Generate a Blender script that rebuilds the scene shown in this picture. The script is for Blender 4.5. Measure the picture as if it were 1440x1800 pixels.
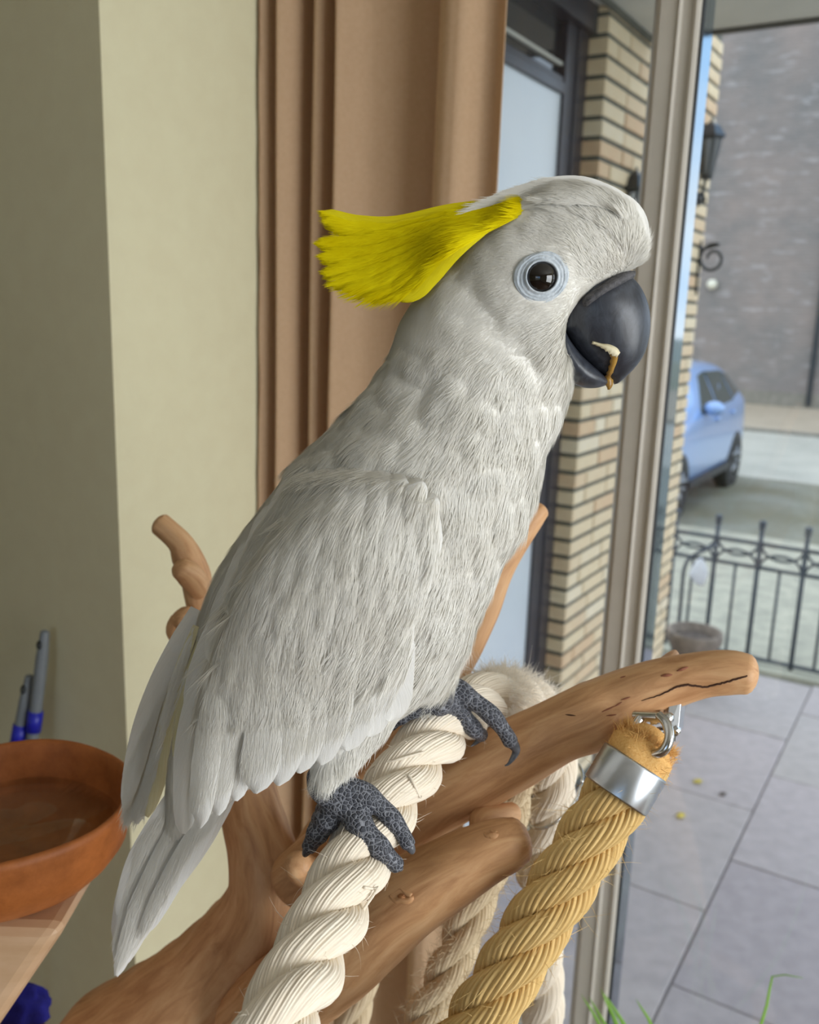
import bpy, bmesh, math, random
import numpy as np
from mathutils import Vector, Matrix
from mathutils.bvhtree import BVHTree
from mathutils import noise as mnoise

for o in list(bpy.data.objects):
    bpy.data.objects.remove(o, do_unlink=True)
scene = bpy.context.scene
COL = scene.collection
rng = np.random.default_rng(7)
random.seed(7)

# ------------------------------------------------------------------ camera
# pitch, roll, focal length and the azimuth of the house's walls were solved from
# the brick courses, the fence rails and the upright edges in the photograph
PITCH, ROLL, AZ, FPX, CAMH = math.radians(12.6356), math.radians(1.9456), math.radians(31.4495), 1593.5, 1.9
CF = np.array([0, math.cos(PITCH), -math.sin(PITCH)])
_u = np.array([0, math.sin(PITCH), math.cos(PITCH)]); _x = np.array([1., 0, 0])
CX = _x*math.cos(ROLL) + _u*math.sin(ROLL)
CU = -_x*math.sin(ROLL) + _u*math.cos(ROLL)
CC = np.array([0, 0, CAMH])
camd = bpy.data.cameras.new('camera'); cam = bpy.data.objects.new('camera', camd); COL.objects.link(cam)
camd.sensor_fit = 'HORIZONTAL'; camd.sensor_width = 36.0; camd.lens = 36*FPX/1440
camd.clip_start = 0.02; camd.clip_end = 400
m = Matrix(((CX[0], CU[0], -CF[0], CC[0]), (CX[1], CU[1], -CF[1], CC[1]), (CX[2], CU[2], -CF[2], CC[2]), (0, 0, 0, 1)))
cam.matrix_world = m
camd.dof.use_dof = True; camd.dof.focus_distance = 0.47; camd.dof.aperture_fstop = 13.0
scene.camera = cam

A_ = np.array([math.sin(AZ), math.cos(AZ), 0]); B_ = np.array([-math.cos(AZ), math.sin(AZ), 0])
def AB(a, b, z): return A_*a + B_*b + np.array([0, 0, z])
def ray(px, py): return CF + CX*(px-720)/FPX - CU*(py-900)/FPX
def onY(px, py, y):
    d = ray(px, py); return CC + d*(y/d[1])
def onN(px, py, n, k):
    d = ray(px, py); return CC + d*((k-CC@n)/(d@n))
def depth_at(px, py, y):
    return y/ray(px, py)[1]
def proj(p):
    v = np.asarray(p)-CC; w = v@CF
    return 720+FPX*(v@CX)/w, 900-FPX*(v@CU)/w

# ------------------------------------------------------------------ world, lights, exposure
w = bpy.data.worlds.new('sky'); scene.world = w; w.use_nodes = True
nt = w.node_tree; nt.nodes.clear()
wo = nt.nodes.new('ShaderNodeOutputWorld'); bg = nt.nodes.new('ShaderNodeBackground')
tc = nt.nodes.new('ShaderNodeTexCoord'); nz = nt.nodes.new('ShaderNodeTexNoise'); cr = nt.nodes.new('ShaderNodeValToRGB')
nz.inputs['Scale'].default_value = 2.2; nz.inputs['Detail'].default_value = 6; nz.inputs['Roughness'].default_value = 0.55
cr.color_ramp.elements[0].position = 0.36; cr.color_ramp.elements[0].color = (0.30, 0.58, 0.95, 1)
cr.color_ramp.elements[1].position = 0.58; cr.color_ramp.elements[1].color = (1.0, 0.98, 0.95, 1)
nt.links.new(tc.outputs['Generated'], nz.inputs['Vector']); nt.links.new(nz.outputs['Fac'], cr.inputs['Fac'])
nt.links.new(cr.outputs['Color'], bg.inputs['Color']); bg.inputs['Strength'].default_value = 2.3
nt.links.new(bg.outputs['Background'], wo.inputs['Surface'])

def area_light(name, center, target, sx, sy, power, color):
    ld = bpy.data.lights.new(name, 'AREA'); ld.shape = 'RECTANGLE'; ld.size = sx; ld.size_y = sy
    ld.energy = power; ld.color = color
    lo = bpy.data.objects.new(name, ld); COL.objects.link(lo)
    c = Vector(center); lo.location = c
    lo.rotation_euler = (Vector(target)-c).to_track_quat('-Z', 'Y').to_euler()
    return lo
# added fill light in an assumed, unseen window on the right, in the plane of that window's opening
area_light('fill_light_right_offscreen', AB(.15, -2.20, 1.75), AB(.15, 0, 1.65), 1.58, 1.54, 58, (0.95, 0.98, 1.0))

scene.view_settings.view_transform = 'Standard'; scene.view_settings.look = 'None'
scene.view_settings.gamma = 1; scene.view_settings.use_curve_mapping = False
scene.view_settings.exposure = -0.08

# ------------------------------------------------------------------ helpers
def mk(name, verts, faces, mat=None, parent=None, smooth=False, uv=None, attr=None):
    me = bpy.data.meshes.new(name)
    me.from_pydata([tuple(map(float, v)) for v in verts], [], [tuple(int(i) for i in f) for f in faces])
    if uv is not None:
        l = me.uv_layers.new(name='UVMap'); uv = np.asarray(uv, float)
        idx = np.empty(len(me.loops), np.int32); me.loops.foreach_get('vertex_index', idx)
        l.data.foreach_set('uv', uv[idx].astype(np.float32).ravel())
    if attr is not None:
        at = me.attributes.new('wc', 'FLOAT_VECTOR', 'POINT'); at.data.foreach_set('vector', np.asarray(attr, np.float32).ravel())
    if smooth: me.polygons.foreach_set('use_smooth', [True]*len(me.polygons))
    if mat: me.materials.append(mat)
    me.update()
    ob = bpy.data.objects.new(name, me); COL.objects.link(ob)
    if parent: ob.parent = parent
    return ob
def tag(o, label=None, cat=None, group=None, kind=None):
    if label: o['label'] = label
    if cat: o['category'] = cat
    if group: o['group'] = group
    if kind: o['kind'] = kind
    return o
def empty(name, loc=(0, 0, 0)):
    # parts are built in world coordinates, so the Empty's own offset is undone on them by part()
    o = bpy.data.objects.new(name, None); COL.objects.link(o); o.location = tuple(map(float, loc)); o.empty_display_size = 0.05
    return o
def adopt(child, parent):
    child.parent = parent
    p = parent; off = Vector((0, 0, 0))
    while p is not None:
        off += p.location; p = p.parent
    child.location = child.location - off
    return child
class MB:
    """collects shapes into one mesh"""
    def __init__(s): s.v = []; s.f = []; s.uv = []; s.at = []
    def add(s, v, f, uv=None, at=None):
        o = len(s.v); s.v += [tuple(map(float, q)) for q in v]; s.f += [tuple(int(i)+o for i in q) for q in f]
        s.uv += [tuple(q) for q in (uv if uv is not None else [(0, 0)]*len(v))]
        s.at += [tuple(q) for q in (at if at is not None else v)]
        return s
    def build(s, name, mat, parent=None, smooth=False):
        o = mk(name, s.v, s.f, mat, None, smooth, s.uv, s.at)
        if parent: adopt(o, parent)
        return o
BOXF = [(0, 3, 2, 1), (4, 5, 6, 7), (0, 1, 5, 4), (1, 2, 6, 5), (2, 3, 7, 6), (3, 0, 4, 7)]
def boxv(a0, a1, b0, b1, z0, z1):
    # a,b,z is right-handed with b to the left of a
    return [AB(a0, b0, z0), AB(a1, b0, z0), AB(a1, b1, z0), AB(a0, b1, z0), AB(a0, b0, z1), AB(a1, b0, z1), AB(a1, b1, z1), AB(a0, b1, z1)]
def abox(name, a0, a1, b0, b1, z0, z1, mat, parent=None, bevel=0.0):
    v = boxv(a0, a1, b0, b1, z0, z1)
    if bevel > 0:
        bm = bmesh.new(); vs = [bm.verts.new(tuple(q)) for q in v]
        for f in BOXF: bm.faces.new([vs[i] for i in f])
        bmesh.ops.bevel(bm, geom=bm.edges[:], offset=bevel, segments=2, affect='EDGES', profile=0.5)
        bm.normal_update()
        v2 = [tuple(q.co) for q in bm.verts]; bm.verts.index_update(); f2 = [[q.index for q in f.verts] for f in bm.faces]; bm.free()
        o = mk(name, v2, f2, mat)
    else:
        o = mk(name, v, BOXF, mat)
    if parent: adopt(o, parent)
    return o
def catmull(pts, n):
    P = np.asarray(pts, float)
    P = np.vstack([2*P[0]-P[1], P, 2*P[-1]-P[-2]])
    seg = len(P)-3; out = []
    d = np.linalg.norm(np.diff(P[1:-1, :min(3, P.shape[1])], axis=0), axis=1); cum = np.concatenate([[0], np.cumsum(d)]); tot = cum[-1]
    for s in np.linspace(0, tot, n):
        i = min(int(np.searchsorted(cum, s, 'right'))-1, seg-1); i = max(i, 0)
        t = (s-cum[i])/max(d[i], 1e-9); t = min(max(t, 0), 1)
        p0, p1, p2, p3 = P[i], P[i+1], P[i+2], P[i+3]
        out.append(0.5*((2*p1)+(-p0+p2)*t+(2*p0-5*p1+4*p2-p3)*t*t+(-p0+3*p1-3*p2+p3)*t**3))
    return np.array(out)
def frames(P, up=(0, 0, 1)):
    P = np.asarray(P); T = np.gradient(P, axis=0); T /= np.linalg.norm(T, axis=1)[:, None]+1e-12
    n = np.cross(np.cross(T[0], np.array(up, float)+np.array([.013, .017, 0])), T[0]); n /= np.linalg.norm(n)
    N = [n]
    for i in range(1, len(P)):
        n = N[-1]-T[i]*(N[-1]@T[i]); N.append(n/np.linalg.norm(n))
    N = np.array(N); return T, N, np.cross(T, N)
def tube_geo(P, R, nu=12, cap=True, disp=None, roundcap=False):
    """swept tube; returns verts, faces, uv, wc"""
    P = np.asarray(P, float); n = len(P); R = np.broadcast_to(np.asarray(R, float), (n,)).copy()
    if roundcap:
        T0 = P[0]-P[1]; T0 /= np.linalg.norm(T0); T1 = P[-1]-P[-2]; T1 /= np.linalg.norm(T1)
        ks = [0.96, 0.8, 0.5, 0.15]
        hs = [math.sqrt(1-k*k) for k in ks]
        f = 0.6
        P = np.vstack([[P[0]+T0*R[0]*h*f for h in hs[::-1]], P, [P[-1]+T1*R[-1]*h*f for h in hs]])
        R = np.concatenate([[R[0]*k for k in ks[::-1]], R, [R[-1]*k for k in ks]])
        n = len(P)
    T, N, Bn = frames(P)
    s = np.concatenate([[0], np.cumsum(np.linalg.norm(np.diff(P, axis=0), axis=1))])
    v = []; uv = []; wc = []; f = []
    for i in range(n):
        for j in range(nu):
            th = 2*math.pi*j/nu; d = N[i]*math.cos(th)+Bn[i]*math.sin(th); r = R[i]
            if disp: r = r*(1+disp(s[i], th, R[i]))
            v.append(P[i]+d*r); uv.append((j/nu, s[i])); wc.append((math.cos(th)*R[i], math.sin(th)*R[i], s[i]))
    for i in range(n-1):
        for j in range(nu):
            k = (j+1) % nu; f.append((i*nu+j, i*nu+k, (i+1)*nu+k, (i+1)*nu+j))
    if cap:
        f.append(tuple(range(nu))[::-1]); f.append(tuple((n-1)*nu+j for j in range(nu)))
    return v, f, uv, wc
def tube(name, P, R, mat, parent=None, nu=12, disp=None, roundcap=False, smooth=True):
    mb = MB(); mb.add(*tube_geo(P, R, nu, True, disp, roundcap)); return mb.build(name, mat, parent, smooth)
def lathe_geo(prof, nu, c, ax=(0, 0, 1)):
    ax = np.array(ax, float); ax /= np.linalg.norm(ax); t = np.array([1, 0, 0]) if abs(ax[0]) < .9 else np.array([0, 1, 0])
    e1 = np.cross(ax, t); e1 /= np.linalg.norm(e1); e2 = np.cross(ax, e1)
    v = []; f = []; c = np.array(c, float)
    for r, h in prof:
        for j in range(nu):
            th = 2*math.pi*j/nu; v.append(c+ax*h+(e1*math.cos(th)+e2*math.sin(th))*r)
    for i in range(len(prof)-1):
        for j in range(nu):
            k = (j+1) % nu; f.append((i*nu+j, i*nu+k, (i+1)*nu+k, (i+1)*nu+j))
    f.append(tuple(range(nu))[::-1]); f.append(tuple((len(prof)-1)*nu+j for j in range(nu)))
    return v, f
def lathe(name, prof, nu, c, mat, parent=None, ax=(0, 0, 1), smooth=True):
    mb = MB(); mb.add(*lathe_geo(prof, nu, c, ax)); return mb.build(name, mat, parent, smooth)
def evaluated(obj):
    dg = bpy.context.evaluated_depsgraph_get(); dg.update()
    return bpy.data.meshes.new_from_object(obj.evaluated_get(dg))
def remesh_union(name, mb, voxel, smooth_it, mat):
    """one continuous skin around overlapping closed shells"""
    o = mk(name+'_tmp', mb.v, mb.f)
    md = o.modifiers.new('r', 'REMESH'); md.mode = 'VOXEL'; md.voxel_size = voxel
    if smooth_it:
        sm = o.modifiers.new('s', 'SMOOTH'); sm.factor = 0.5; sm.iterations = smooth_it
    me = evaluated(o); bpy.data.objects.remove(o, do_unlink=True)
    me.name = name; me.materials.clear(); me.materials.append(mat)
    me.polygons.foreach_set('use_smooth', [True]*len(me.polygons))
    ob = bpy.data.objects.new(name, me); COL.objects.link(ob); return ob

# ------------------------------------------------------------------ materials
def S(r, g, b):  # sRGB 0-255 -> linear
    def c(x):
        x /= 255; return x/12.92 if x <= .04045 else ((x+.055)/1.055)**2.4
    return (c(r), c(g), c(b), 1)
def newmat(name):
    mt = bpy.data.materials.new(name); mt.use_nodes = True; n = mt.node_tree.nodes; bs = n['Principled BSDF']
    return mt, mt.node_tree, bs
def N(nt, t, **kw):
    nd = nt.nodes.new(t)
    for k, v in kw.items():
        if k in nd.inputs: nd.inputs[k].default_value = v
        else: setattr(nd, k, v)
    return nd
def basic(name, c1, c2=None, rough=.6, scale=8, metal=0, bump=0, bscale=60, spec=None, coord='Object', detail=5, stretch=None, lo=.35, hi=.65):
    mt, t, bs = newmat(name); bs.inputs['Roughness'].default_value = rough; bs.inputs['Metallic'].default_value = metal
    if spec is not None: bs.inputs['Specular IOR Level'].default_value = spec
    tc = N(t, 'ShaderNodeTexCoord'); src = tc.outputs[coord] if coord != 'wc' else None
    if coord == 'wc':
        at = N(t, 'ShaderNodeAttribute', attribute_name='wc'); src = at.outputs['Vector']
    mp = N(t, 'ShaderNodeMapping'); t.links.new(src, mp.inputs['Vector'])
    if stretch: mp.inputs['Scale'].default_value = stretch
    if c2 is not None:
        nz = N(t, 'ShaderNodeTexNoise', Scale=scale, Detail=detail, Roughness=.6); t.links.new(mp.outputs[0], nz.inputs['Vector'])
        cr = N(t, 'ShaderNodeValToRGB'); cr.color_ramp.elements[0].position = lo; cr.color_ramp.elements[1].position = hi
        cr.color_ramp.elements[0].color = c1; cr.color_ramp.elements[1].color = c2
        t.links.new(nz.outputs['Fac'], cr.inputs['Fac']); t.links.new(cr.outputs['Color'], bs.inputs['Base Color'])
    else: bs.inputs['Base Color'].default_value = c1
    if bump:
        n2 = N(t, 'ShaderNodeTexNoise', Scale=bscale, Detail=4); t.links.new(mp.outputs[0], n2.inputs['Vector'])
        bp = N(t, 'ShaderNodeBump', Strength=bump, Distance=.002); t.links.new(n2.outputs['Fac'], bp.inputs['Height']); t.links.new(bp.outputs[0], bs.inputs['Normal'])
    return mt
def translucent(mt, amount, color):
    t = mt.node_tree; out = [n for n in t.nodes if n.type == 'OUTPUT_MATERIAL'][0]; bs = t.nodes['Principled BSDF']
    tr = N(t, 'ShaderNodeBsdfTranslucent'); tr.inputs['Color'].default_value = color
    mx = N(t, 'ShaderNodeMixShader'); mx.inputs[0].default_value = amount
    t.links.new(bs.outputs[0], mx.inputs[1]); t.links.new(tr.outputs[0], mx.inputs[2]); t.links.new(mx.outputs[0], out.inputs['Surface'])
    return mt
def thin_glass(name, tint=(1, 1, 1, 1), refl=1.0):
    mt = bpy.data.materials.new(name); mt.use_nodes = True; t = mt.node_tree; t.nodes.clear()
    out = N(t, 'ShaderNodeOutputMaterial'); tr = N(t, 'ShaderNodeBsdfTransparent'); tr.inputs['Color'].default_value = tint
    gl = N(t, 'ShaderNodeBsdfGlossy', Roughness=.0); fr = N(t, 'ShaderNodeLayerWeight', Blend=.5); pw = N(t, 'ShaderNodeMath', operation='POWER'); pw.inputs[1].default_value = 5; t.links.new(fr.outputs['Facing'], pw.inputs[0])
    ml = N(t, 'ShaderNodeMath', operation='MULTIPLY_ADD'); ml.inputs[1].default_value = .96*refl; ml.inputs[2].default_value = .04*refl  # Schlick, same from both sides
    mx = N(t, 'ShaderNodeMixShader'); t.links.new(pw.outputs[0], ml.inputs[0]); t.links.new(ml.outputs[0], mx.inputs[0])
    t.links.new(tr.outputs[0], mx.inputs[1]); t.links.new(gl.outputs[0], mx.inputs[2]); t.links.new(mx.outputs[0], out.inputs['Surface'])
    return mt
def per_object(mt, ramp, bs_input='Base Color'):
    """vary the colour from piece to piece"""
    t = mt.node_tree; bs = t.nodes['Principled BSDF']; oi = N(t, 'ShaderNodeObjectInfo'); cr = N(t, 'ShaderNodeValToRGB')
    while len(cr.color_ramp.elements) < len(ramp): cr.color_ramp.elements.new(.5)
    for i, (p, c) in enumerate(ramp): cr.color_ramp.elements[i].position = p; cr.color_ramp.elements[i].color = c
    t.links.new(oi.outputs['Random'], cr.inputs['Fac'])
    tc = N(t, 'ShaderNodeTexCoord'); nz = N(t, 'ShaderNodeTexNoise', Scale=18, Detail=6); t.links.new(tc.outputs['Object'], nz.inputs['Vector'])
    mx = N(t, 'ShaderNodeMixRGB', blend_type='OVERLAY'); mx.inputs[0].default_value = .25
    t.links.new(cr.outputs[0], mx.inputs[1]); t.links.new(nz.outputs['Fac'], mx.inputs[2]); t.links.new(mx.outputs[0], bs.inputs[bs_input])
    return mt
# ------------------------------------------------------------------ room
M_wall = basic('cream_plaster', S(210, 204, 172), S(207, 200, 168), .85, 30, bump=.12, bscale=260)
M_ceil = basic('white_ceiling', S(225, 222, 212), None, .9)
M_floor = basic('oak_floor', S(132, 100, 68), S(104, 76, 50), .5, 6, stretch=(1, 9, 1))
M_sill = basic('white_sill', S(222, 218, 208), None, .5)
M_frame = basic('grey_white_frame', S(206, 200, 190), S(200, 194, 184), .38, 20)
M_gasket = basic('black_gasket', S(26, 30, 34), None, .5)
mtm, _t, _b = newmat('reveal_mirror_strip'); _b.inputs['Base Color'].default_value = S(150, 160, 168); _b.inputs['Metallic'].default_value = 1; _b.inputs['Roughness'].default_value = .06
M_reveal = mtm
M_glass = thin_glass('window_glass', (.97, .985, .98, 1), 1.0)

FL, CE = .30, 2.86
def st(o): return tag(o, kind='structure')
st(abox('wall_left', .763, 1.36, .9, 3.6, 0, CE, M_wall))
st(abox('floor', -4.1, 1.36, -2.3, 3.6, .2, FL, M_floor))
st(abox('ceiling', -4.1, 1.36, -2.3, 3.6, CE, CE+.1, M_ceil))
st(abox('wall_far_left', -4.1, .763, 3.6, 3.7, FL, CE, M_wall))
# wall with the assumed side window (opening a -0.7..1.0, z 0.95..2.55)
wr = st(abox('wall_right', -4.1, -.7, -2.25, -2.15, FL, CE, M_wall))
for (a0, a1, z0, z1) in ((-.7, 1.0, FL, .93), (-.7, 1.0, 2.57, CE), (1.0, 1.36, FL, CE)):
    adopt(abox('wall_panel', a0, a1, -2.25, -2.15, z0, z1, M_wall), wr)
wb = st(abox('wall_back', -4.1, -4.0, .6, 3.6, FL, CE, M_wall))
for (b0, b1, z0, z1) in ((-1.8, .6, FL, .93), (-1.8, .6, 2.57, CE), (-2.25, -1.8, FL, CE)):
    adopt(abox('wall_panel', -4.1, -4.0, b0, b1, z0, z1, M_wall), wb)
# front window wall: the parapet under the sill and the lintel above
wf = st(abox('wall_front', 1.16, 1.36, -2.25, .9, 0, .62, M_wall))
st(abox('wall_front_lintel', 1.16, 1.36, -2.25, .9, 2.62, CE, M_wall))
st(abox('trim_3', .92, 1.2, -2.15, .9, .62, .65, M_sill, bevel=.006))

# front window: a narrow side light, a mullion with a stepped section, a wide pane
win = empty('window_1', AB(1.2, .37, .65)); st(win)
def vbar(name, prof, z0, z1, mat, parent, smooth=False):
    n = len(prof); v = [AB(a, b, z0) for a, b in prof]+[AB(a, b, z1) for a, b in prof]
    f = [(i, (i+1) % n, n+(i+1) % n, n+i) for i in range(n)]+[tuple(range(n))[::-1], tuple(range(n, 2*n))]
    o = mk(name, v, f, mat); adopt(o, parent); return o
Z0, Z1 = .65, 2.62
# cross-section (a, b) of the mullion, room side towards smaller a
mu = vbar('mullion', [(1.24, .408), (1.215, .408), (1.2, .4), (1.198, .394), (1.196, .394), (1.196, .372), (1.2, .370), (1.2, .353), (1.204, .353), (1.204, .342), (1.24, .342)], Z0, Z1, M_frame, win)
bead = vbar('glazing_bead', [(1.2, .3725), (1.194, .3715), (1.193, .370), (1.194, .3685), (1.2, .3675)], Z0, Z1, M_frame, mu)
edge = vbar('white_edge', [(1.2, .3535), (1.196, .352), (1.195, .3495), (1.197, .3455), (1.2, .3445), (1.204, .3445), (1.204, .3535)], Z0, Z1, M_frame, mu)
gk = vbar('gasket', [(1.2, .345), (1.2, .3425), (1.2015, .3412), (1.205, .341), (1.205, .345)], Z0, Z1, M_gasket, mu)
abox('reveal_strip', 1.2045, 1.245, .3408, .36, Z0, Z1, M_reveal, mu)
abox('jamb', 1.2, 1.28, .84, .9, Z0, Z1, M_frame, win, bevel=.003)
abox('jamb', 1.2, 1.28, -2.15, -2.09, Z0, Z1, M_frame, win, bevel=.003)
abox('mullion', 1.2, 1.28, -1.0, -.94, Z0, Z1, M_frame, win, bevel=.003)
abox('head_rail', 1.2, 1.28, -2.15, .9, Z1-.06, Z1, M_frame, win)
abox('bottom_rail', 1.2, 1.28, -2.15, .9, Z0, Z0+.05, M_frame, win)
for b0, b1 in ((.405, .845), (-.945, .3412), (-2.1, -.995)):
    abox('pane', 1.225, 1.229, b0, b1, Z0+.045, Z1-.055, M_glass, win)
# unseen additions: assumed side window, and rear window made up to admit skylight
for nm, par in (('assumed_side_window', 0), ('added_rear_window', 1)):
    wn = empty(nm, AB(-.25, -2.2, .93) if par == 0 else AB(-4.05, -.6, .93)); st(wn)
    if par == 0:
        abox('sill', -.7, 1.0, -2.27, -2.1, .93, .96, M_sill, wn); abox('head_rail', -.7, 1.0, -2.24, -2.17, 2.53, 2.57, M_frame, wn)
        abox('jamb', -.7, -.65, -2.24, -2.17, .96, 2.53, M_frame, wn); abox('jamb', .95, 1.0, -2.24, -2.17, .96, 2.53, M_frame, wn)
    else:
        abox('sill', -4.12, -3.94, -1.8, .6, .93, .96, M_sill, wn); abox('head_rail', -4.09, -4.02, -1.8, .6, 2.53, 2.57, M_frame, wn)
        abox('jamb', -4.09, -4.02, -1.8, -1.75, .96, 2.53, M_frame, wn); abox('jamb', -4.09, -4.02, .55, .6, .96, 2.53, M_frame, wn)

# curtain, hung from the ceiling beside the side light
M_curt = basic('tan_curtain', S(208, 178, 144), S(200, 169, 135), .8, 200, bump=.2, bscale=900)
translucent(M_curt, .28, S(222, 178, 134))
cp = np.array([(436, .012), (452, -.012), (470, -.02), (484, .0), (491, .03), (498, -.012), (508, -.042), (524, -.03), (534, .0), (541, .034), (549, .0), (560, -.025), (574, -.042), (586, -.01), (594, .05), (601, -.02), (612, -.056), (626, -.04), (655, -.016), (700, .0), (740, .014), (760, .024), (768, .0), (782, -.034), (800, -.044), (822, -.04), (836, -.014), (850, -.006), (866, -.008), (876, -.016)], float)
ac_x = np.interp
ux = np.linspace(436, 876, 260); nz_ = 60
cv = []; cf = []; cuv = []
for k in range(nz_):
    z = FL+.01+(CE-FL-.012)*k/(nz_-1)
    for i, x in enumerate(ux):
        drift = 5*math.sin(z*2.1+x*.012)+(2.5*math.sin(z*5+x*.03)); fl_ = 1.0+.12*(1.6-z)
        d = sum(np.interp(x+drift+o_, cp[:, 0], cp[:, 1]) for o_ in (-6, -3, 0, 3, 6))/5*fl_
        ac = np.interp(x, [436, 560, 700], [1.03, 1.08, 1.10])
        bb = onN(x, 450, A_, ac)@B_
        cv.append(AB(ac+d, min(bb, .893), z)); cuv.append((x/100, z))
for k in range(nz_-1):
    for i in range(len(ux)-1):
        q = k*len(ux)+i; cf.append((q, q+1, q+len(ux)+1, q+len(ux)))
cu = mk('curtain', cv, cf, M_curt, None, True, cuv)
sd = cu.modifiers.new('thick', 'SOLIDIFY'); sd.thickness = .0015
tag(cu, 'tan fabric curtain hanging in folds beside the window', 'curtain')

# ------------------------------------------------------------------ outside: ground
M_tile = basic('paving_tile', S(182, 174, 178), S(166, 159, 163), .65, 5, bump=.2, bscale=200)
per_object(M_tile, [(0, S(174, 165, 171)), (.5, S(186, 177, 180)), (1, S(180, 175, 172))])
M_grout = basic('tile_joint', S(142, 139, 140), S(120, 118, 116), .9, 30)
M_gravel = basic('pale_pavement', S(180, 178, 162), S(150, 150, 138), .8, 7, bump=.4, bscale=60, detail=8)
M_moss = basic('mossy_drive', S(112, 110, 90), S(134, 136, 126), .5, 1.3, detail=6)
M_road = basic('pale_road', S(184, 183, 174), S(168, 168, 160), .7, 1.2)
M_tanp = basic('tan_pavement', S(180, 168, 150), S(166, 154, 137), .8, 2)
M_kerb = basic('kerb_stone', S(140, 136, 128), S(120, 118, 110), .8, 8)
M_kerb2 = basic('pale_kerb_stone', S(184, 184, 168), S(164, 164, 150), .8, 12)
st(abox('ground_patio', 1.36, 5.05, -4, 3.2, -.08, -.012, M_grout))
patio = bpy.data.objects['ground_patio']
k = 0
for col in range(-4, 3):
    b0 = .505-.5+.5*col+.5; b1 = b0+.5
    b1c = min(b1, 1.15)
    if b0 > 1.1: continue
    off = 0 if col >= 0 else .395
    for r in range(0, 7):
        a1 = 3.52-off+.745*(r-3)+.745; a0 = a1-.745
        a0 = max(a0, 1.37); a1 = min(a1, 5.04)
        if a1-a0 < .05: continue
        h = -.002*random.random()
        t = abox('tile', a0+.0028, a1-.0028, b0+.0028, b1c-.0028, -.05, h, M_tile, patio, bevel=.004)
st(abox('ground_kerb', 5.05, 5.24, -6, 3.2, -.1, .02, M_kerb2, bevel=.006))
st(abox('ground_pavement', 5.24, 8.45, -30, 14, -.1, 0.0, M_gravel))
st(abox('ground_drive', 8.45, 11.7, -30, 14, -.1, 0.0, M_moss))
st(abox('ground_road', 11.7, 16.65, -60, 40, -.1, 0.0, M_road))
st(abox('ground_kerb_far', 16.65, 16.85, -60, 40, -.1, .05, M_kerb))
st(abox('ground_pavement_far', 16.85, 24, -60, 40, -.1, .04, M_tanp))
M_earth = basic('far_ground', S(120, 125, 105), S(140, 140, 128), .9, .5)
st(abox('ground_beyond', -40, 90, -90, 90, -.4, -.101, M_earth))

# ------------------------------------------------------------------ porch wall of yellow brick
M_brick = basic('yellow_brick', S(214, 196, 160), None, .8, bump=.3, bscale=120)
per_object(M_brick, [(0, S(236, 220, 192)), (.35, S(230, 209, 174)), (.7, S(226, 202, 168)), (1, S(220, 186, 150))])
M_mortar = basic('dark_mortar', S(104, 104, 96), S(86, 88, 82), .9, 30)
PB = 1.15; A0, A1 = 3.0, 4.392; CH = .0620; ZB = .0
pw = st(abox('wall_porch', A0+.007, A1-.007, PB+.007, PB+.26, 0, 3.14, M_mortar))
brick_mesh = {}
def brick_data(L, D, H):
    key = (round(L, 3), round(D, 3))
    if key in brick_mesh: return brick_mesh[key]
    bm = bmesh.new(); v = []
    for q in boxv(0, L, 0, D, 0, H): v.append(bm.verts.new(tuple(q)))
    for f in BOXF: bm.faces.new([v[i] for i in f])
    bmesh.ops.bevel(bm, geom=bm.edges[:], offset=.0025, segments=1, affect='EDGES')
    me = bpy.data.meshes.new('brick'); bm.to_mesh(me); bm.free(); me.materials.append(M_brick); brick_mesh[key] = me; return me
nb = 0; rest = MB()
H = .047
zc0 = 1.598-.5*.0-CH*26+.0075   # a bed joint passes (a=3.0, z=1.598)
course = 0; rb = random.Random(3)
for c in range(-1, 51):
    z = zc0+c*CH
    if z < .0 or z+H > 3.14: continue
    a = A0; even = c % 2
    first = rb.choice([.21, .21, .1]) if even else rb.choice([.1, .21, .155])
    pieces = []
    while a < A1-.03:
        L = first if a == A0 else rb.choice([.21, .21, .21, .1])
        L = min(L, A1-a)
        if A1-(a+L+.01) < .05: L = A1-a
        pieces.append((a, L)); a += L+.010
    for (a, L) in pieces:
        vis = (a < 3.45 and z > .38 and z < 2.87) or (a+L > 3.98 and z > .3)
        jit = rb.uniform(-.0015, .0015)
        D = .085 if a == A0 else .06
        if vis and nb < 296:
            o = bpy.data.objects.new('brick', brick_data(L, D, H)); COL.objects.link(o)
            o.location = Vector(AB(a, PB+jit, z)); adopt(o, pw); nb += 1
        else:
            rest.add(boxv(a, a+L, PB+jit, PB+D, z, z+H), BOXF)
ro = rest.build('brickwork', M_brick, pw); tag(ro, kind='stuff')
# flat canopy over the porch
M_soff = basic('canopy_soffit', S(206, 204, 196), S(196, 195, 188), .7, 6)
M_dark = basic('dark_trim', S(70, 68, 62), None, .6)
st(abox('ceiling_canopy', 1.36, 3.40, -2.6, 1.4, 2.862, 3.0, M_soff))
st(abox('trim_1', 3.40, 3.425, -2.6, 1.149, 2.85, 3.02, M_dark))
st(abox('trim_2', 1.36, 3.40, 1.135, 1.15, 2.845, 2.8619, M_mortar))

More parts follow.
